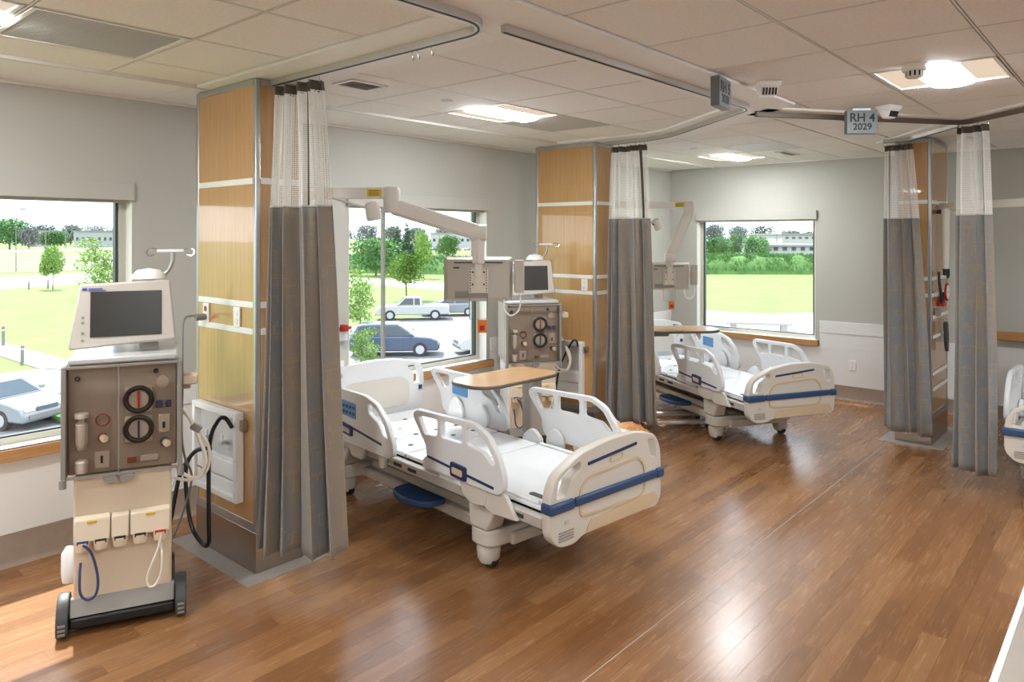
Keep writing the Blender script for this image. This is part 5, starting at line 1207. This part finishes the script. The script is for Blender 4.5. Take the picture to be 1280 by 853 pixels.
# cars
def car_proto(kind, paint):
    e = empty('parked_car'); Lh = {'sedan': 2.35, 'suv': 2.35, 'pickup': 2.75}[kind]; W = {'sedan': 0.90, 'suv': 0.94, 'pickup': 0.95}[kind]
    if kind == 'sedan':
        body = [(-2.35, 0.45), (-2.33, 0.80), (-2.1, 0.95), (-1.2, 1.0), (1.0, 0.98), (1.7, 0.90), (2.25, 0.75), (2.35, 0.55), (2.33, 0.28), (-2.30, 0.28)]
        cab = [(-1.75, 0.98), (-1.15, 1.42), (0.25, 1.45), (1.15, 0.97)]; wb = 1.38; wr = 0.33
    elif kind == 'suv':
        body = [(-2.3, 0.45), (-2.35, 0.95), (-2.15, 1.08), (1.0, 1.06), (1.9, 0.98), (2.3, 0.82), (2.35, 0.55), (2.32, 0.30), (-2.28, 0.30)]
        cab = [(-2.2, 1.07), (-1.9, 1.62), (-1.6, 1.70), (0.15, 1.70), (1.1, 1.05)]; wb = 1.36; wr = 0.37
    else:
        body = [(-2.75, 0.52), (-2.75, 1.10), (-0.35, 1.10), (1.5, 1.10), (2.5, 1.02), (2.72, 0.85), (2.75, 0.5), (2.70, 0.40), (-2.70, 0.42)]
        cab = [(-0.75, 1.10), (-0.62, 1.68), (0.55, 1.72), (1.25, 1.10)]; wb = 1.68; wr = 0.39
    XZ = Matrix(((1, 0, 0, 0), (0, 0, 1, 0), (0, 1, 0, 0), (0, 0, 0, 1)))
    bo = MB().prism(body, -W, W, XZ).build('body', paint, e, 0.07)
    n = len(cab); ins = 0.16; vs = []
    zmin = min(p[1] for p in cab); zmax = max(p[1] for p in cab)
    for s in (-1, 1):
        for x, z in cab: vs.append((x, s * (W - 0.04 - ins * (z - zmin) / (zmax - zmin)), z))
    fs = [tuple(range(n)), tuple(range(n, 2 * n))] + [(i, (i + 1) % n, n + (i + 1) % n, n + i) for i in range(n)]
    MB().add(vs, fs).build('cabin', paint, bo, 0.05)
    def glass(name, pts): return MB().add(pts, [tuple(range(len(pts)))]).build(name, 'car_glass', e)
    def sidey(z): return W - 0.04 - ins * (z - zmin) / (zmax - zmin) + 0.006
    zl, zh = zmin + 0.06, zmax - 0.07
    xs0, xs1 = cab[0][0], cab[-1][0]
    def xat(z, front):
        P = (cab[-1], cab[-2]) if front else (cab[0], cab[1])
        t = (z - P[0][1]) / (P[1][1] - P[0][1]); return P[0][0] + t * (P[1][0] - P[0][0])
    zt = min(zh, min(cab[1][1], cab[-2][1]) - 0.03)
    mid = 0.5 * (xat(zt, True) + xat(zt, False)) + (0.1 if kind != 'pickup' else -0.1)
    for s in (-1, 1):
        f = lambda x, z: (x, s * sidey(z), z)
        glass('side_window', [f(xat(zl, True) - 0.16, zl), f(xat(zt, True) - 0.08, zt), f(mid + 0.04, zt), f(mid + 0.04, zl)])
        glass('side_window', [f(mid - 0.04, zl), f(mid - 0.04, zt), f(xat(zt, False) + 0.10, zt), f(xat(zl, False) + 0.18, zl)])
        MB().box((xat(zl, True) - 0.12, s * (W + 0.08), zl + 0.06), (0.12, 0.16, 0.12)).build('mirror', paint, e, 0.02)
        for u in (-wb, wb):
            w_ = MB().cyl((u, s * (W - 0.20), wr), (u, s * (W + 0.015), wr), wr, 22).build('wheel', 'tyre', e); MB().cyl((u, s * (W + 0.0155), wr), (u, s * (W + 0.03), wr), wr * 0.62, 18).build('hub', 'hub', w_)
        MB().box((Lh - 0.06, s * (W - 0.28), 0.72), (0.14, 0.34, 0.16)).build('headlight', 'lamp_glass', e, 0.02)
        MB().box((-Lh + 0.03, s * (W - 0.16), 0.86), (0.12, 0.22, 0.22)).build('tail_light', 'tail_red', e, 0.02)
    for front, nm in ((True, 'windshield'), (False, 'rear_window')):
        sg_ = 1 if front else -1; P = []
        for z, k in ((zl - 0.02, 1), (zt, 1), (zt, -1), (zl - 0.02, -1)): P.append((xat(z, front) + sg_ * 0.012, k * (sidey(z) - 0.10), z + 0.006))
        glass(nm, P)
    MB().box((Lh - 0.01, 0, 0.45), (0.08, W * 1.5, 0.16)).build('bumper', 'pole_grey', e, 0.02); MB().box((-Lh + 0.0, 0, 0.45), (0.10, W * 1.7, 0.16)).build('bumper', 'hub' if kind == 'pickup' else paint, e, 0.02)
    MB().box((Lh - 0.02, 0, 0.68), (0.08, W * 0.8, 0.14)).build('grille', 'window_dark', e)
    if kind == 'pickup': MB().bb(-2.66, -0.80, -W + 0.08, W - 0.08, 1.085, 1.105).build('truck_bed', 'window_dark', e)
    return e
def place_car(o, px, py, heading, label, group=None, z=GZ + 0.021):
    c = at_z(px, py, z); o.location = c; o.rotation_euler = (0, 0, math.radians(heading)); tag(o, label, 'car', group)
pk = car_proto('pickup', 'car_white'); pk.name = 'pickup_truck'
place_car(pk, 516, 399, 138, 'white pickup truck parked in front of the round maple')
tag(pk, 'white pickup truck parked in front of the round maple', 'pickup truck')
place_car(car_proto('sedan', 'car_silver'), 563, 394, 138, 'silver sedan parked beside the white pickup')
place_car(car_proto('suv', 'car_slate'), 494, 443, -44, 'dark blue car parked closest below the middle window')
suvw = car_proto('suv', 'car_white'); place_car(suvw, 622, 440, 150, 'white car half hidden at the right edge of the middle window')
sv = car_proto('sedan', 'car_silver'); place_car(sv, -6, 527, -66, 'silver car at the bottom of the left window')
for k, (px, py, hd) in enumerate([(470, 313.5, 10), (484, 313.2, 12), (498, 313.4, 8), (541, 313.4, 15), (556, 313.2, 12), (571, 313.5, 10), (586, 313.3, 10), (98, 304.5, 30), (115, 304.3, 30), (134, 304.4, 30)]):
    place_car(copy_tree(sv), px, py, hd, 'tiny pale car parked far away before the distant trees', 'far parked cars', GZ)

# light and utility poles
def pole(px, by, ty, kind, label):
    c = gp(px, by); D = (CAMH - GZ) * F / (by - HY); top = CAMH + (HY - ty) * D / F; r_ = max(0.07, 0.55 * D / F)
    e = empty('street_lamp' if kind == 'lamp' else 'utility_pole', c); h = top - GZ
    MB().tube([(0, 0, 0), (0, 0, h)], [r_, r_ * 0.7], 8).build('post', 'pole_grey', e)
    if kind == 'lamp':
        t = Vector((RT[0], RT[1], 0)); MB().cyl((0, 0, h - 0.1), tuple(t * 0.9 + Vector((0, 0, h - 0.1))), r_ * 0.5, 6).build('arm', 'pole_grey', e); b_ = t * 1.2; MB().box((b_.x, b_.y, h - 0.1), (0.8, 0.35, 0.22), rotm(t.x, t.y)).build('lantern', 'pole_grey', e)
    elif kind == 'utility':
        t = Vector((RT[0], RT[1], 0))
        for dz in (0.6, 1.8, 3.0): bar(MB(), tuple(t * -1.4 + Vector((0, 0, h - dz))), tuple(t * 1.4 + Vector((0, 0, h - dz))), 0.15, 0.18).build('crossarm', 'pole_grey', e)
    tag(e, label, 'street lamp' if kind == 'lamp' else 'pole')
pole(20, 340, 261, 'lamp', 'tall street lamp beside the road at the left edge of the left window')
pole(57, 312, 258, 'utility', 'wooden utility pole with crossarms in the left window')
pole(82, 314, 251, 'plain', 'thin tall mast right of the utility pole')
pole(549, 312, 289, 'plain', 'thin far pole behind the monitor arm')
pole(971, 316, 272, 'plain', 'thin mast beside the white building in the far window')
def bollard(px, by, ty, label):
    c = gp(px, by); D = (CAMH - GZ) * F / (by - HY); h = (by - ty) * D / F; e = empty('bollard', c)
    MB().lathe([(0.0, 0), (0.09, 0), (0.09, h * 0.9), (0.07, h), (0, h)], seg=14).build('post', 'pole_grey', e); MB().lathe([(0.092, h * 0.78), (0.094, h * 0.8), (0.092, h * 0.84)], seg=14).build('band', 'lamp_glass', e); tag(e, label, 'bollard')
bollard(28, 455, 432, 'grey bollard light beside the concrete walk'); bollard(4, 433, 408, 'grey bollard light at the left picture edge')
for k, (px, by) in enumerate([(36, 362), (60, 361)]): bollard(px, by, by - 11, ('short grey post by the road in the left window', 'short grey post near the young tree by the road')[k])

# buildings
def building(name, px0, px1, by, ty, D, depth, nwin, label, roof_over=0.6, two=False, mt='building_white', wpat=(0.35, 0.75)):
    a, b_ = at_d(px0, 300, D), at_d(px1, 300, D); a.z = b_.z = 0; t = (b_ - a); L = t.length; t.normalize(); rz = rotm(t.x, t.y); c = (a + b_) / 2
    top = CAMH + (HY - ty) * D / F; h = top - GZ
    e = empty(name, (c.x, c.y, GZ), rz)
    MB().bb(-L / 2, L / 2, 0, depth, 0, h - 0.5).build('walls', mt, e)
    MB().bb(-L / 2 - roof_over, L / 2 + roof_over, -roof_over, depth + roof_over, h - 0.499, h).build('roof', 'roof_grey', e)
    zl = h * wpat[0]; zh = h * wpat[1]
    for k in range(nwin):
        x = -L / 2 + L * (k + 0.7) / (nwin + 0.4); w_ = L / nwin * 0.22
        f = MB().bb(x - w_, x + w_, -0.12, -0.001, zl, zh).build('window', 'window_dark', e); MB().bb(x - w_ * 0.8, x + w_ * 0.8, -0.16, -0.121, zl + 0.25, zh - 0.25).build('pane', 'car_glass', f)
    tag(e, label, 'building'); return e
building('office_building', 962, 1045, 320, 306, 190, 30, 7, 'white building with small windows in the far window', wpat=(0.62, 0.86))
building('warehouse', 978, 1080, 312, 292, 280, 40, 12, 'second pale building rising behind the white one', wpat=(0.72, 0.82))
building('warehouse', 92, 150, 306, 288.5, 415, 20, 8, 'long pale building on the horizon of the left window', wpat=(0.4, 0.6), mt='building_grey')
building('house', 36, 50, 309, 288, 420, 14, 3, 'small pale house between the trees of the left window', wpat=(0.4, 0.7))
building('warehouse', 538, 590, 309, 291, 400, 20, 7, 'pale low building behind the far cars in the middle window', wpat=(0.4, 0.6))
e = empty('concrete_bench', gp(948, 414)); e.rotation_euler = (0, 0, YAW - math.pi / 2 - 0.25)
MB().bb(-2.1, 2.1, -0.5, 0.5, 0.45, 0.62).build('seat_slab', 'concrete', e, 0.03)
for x in (-1.6, 1.6): MB().bb(x - 0.2, x + 0.2, -0.4, 0.4, 0.0, 0.4499).build('block', 'concrete', e)
tag(e, 'pale concrete bench on the terrace below the far window', 'bench')
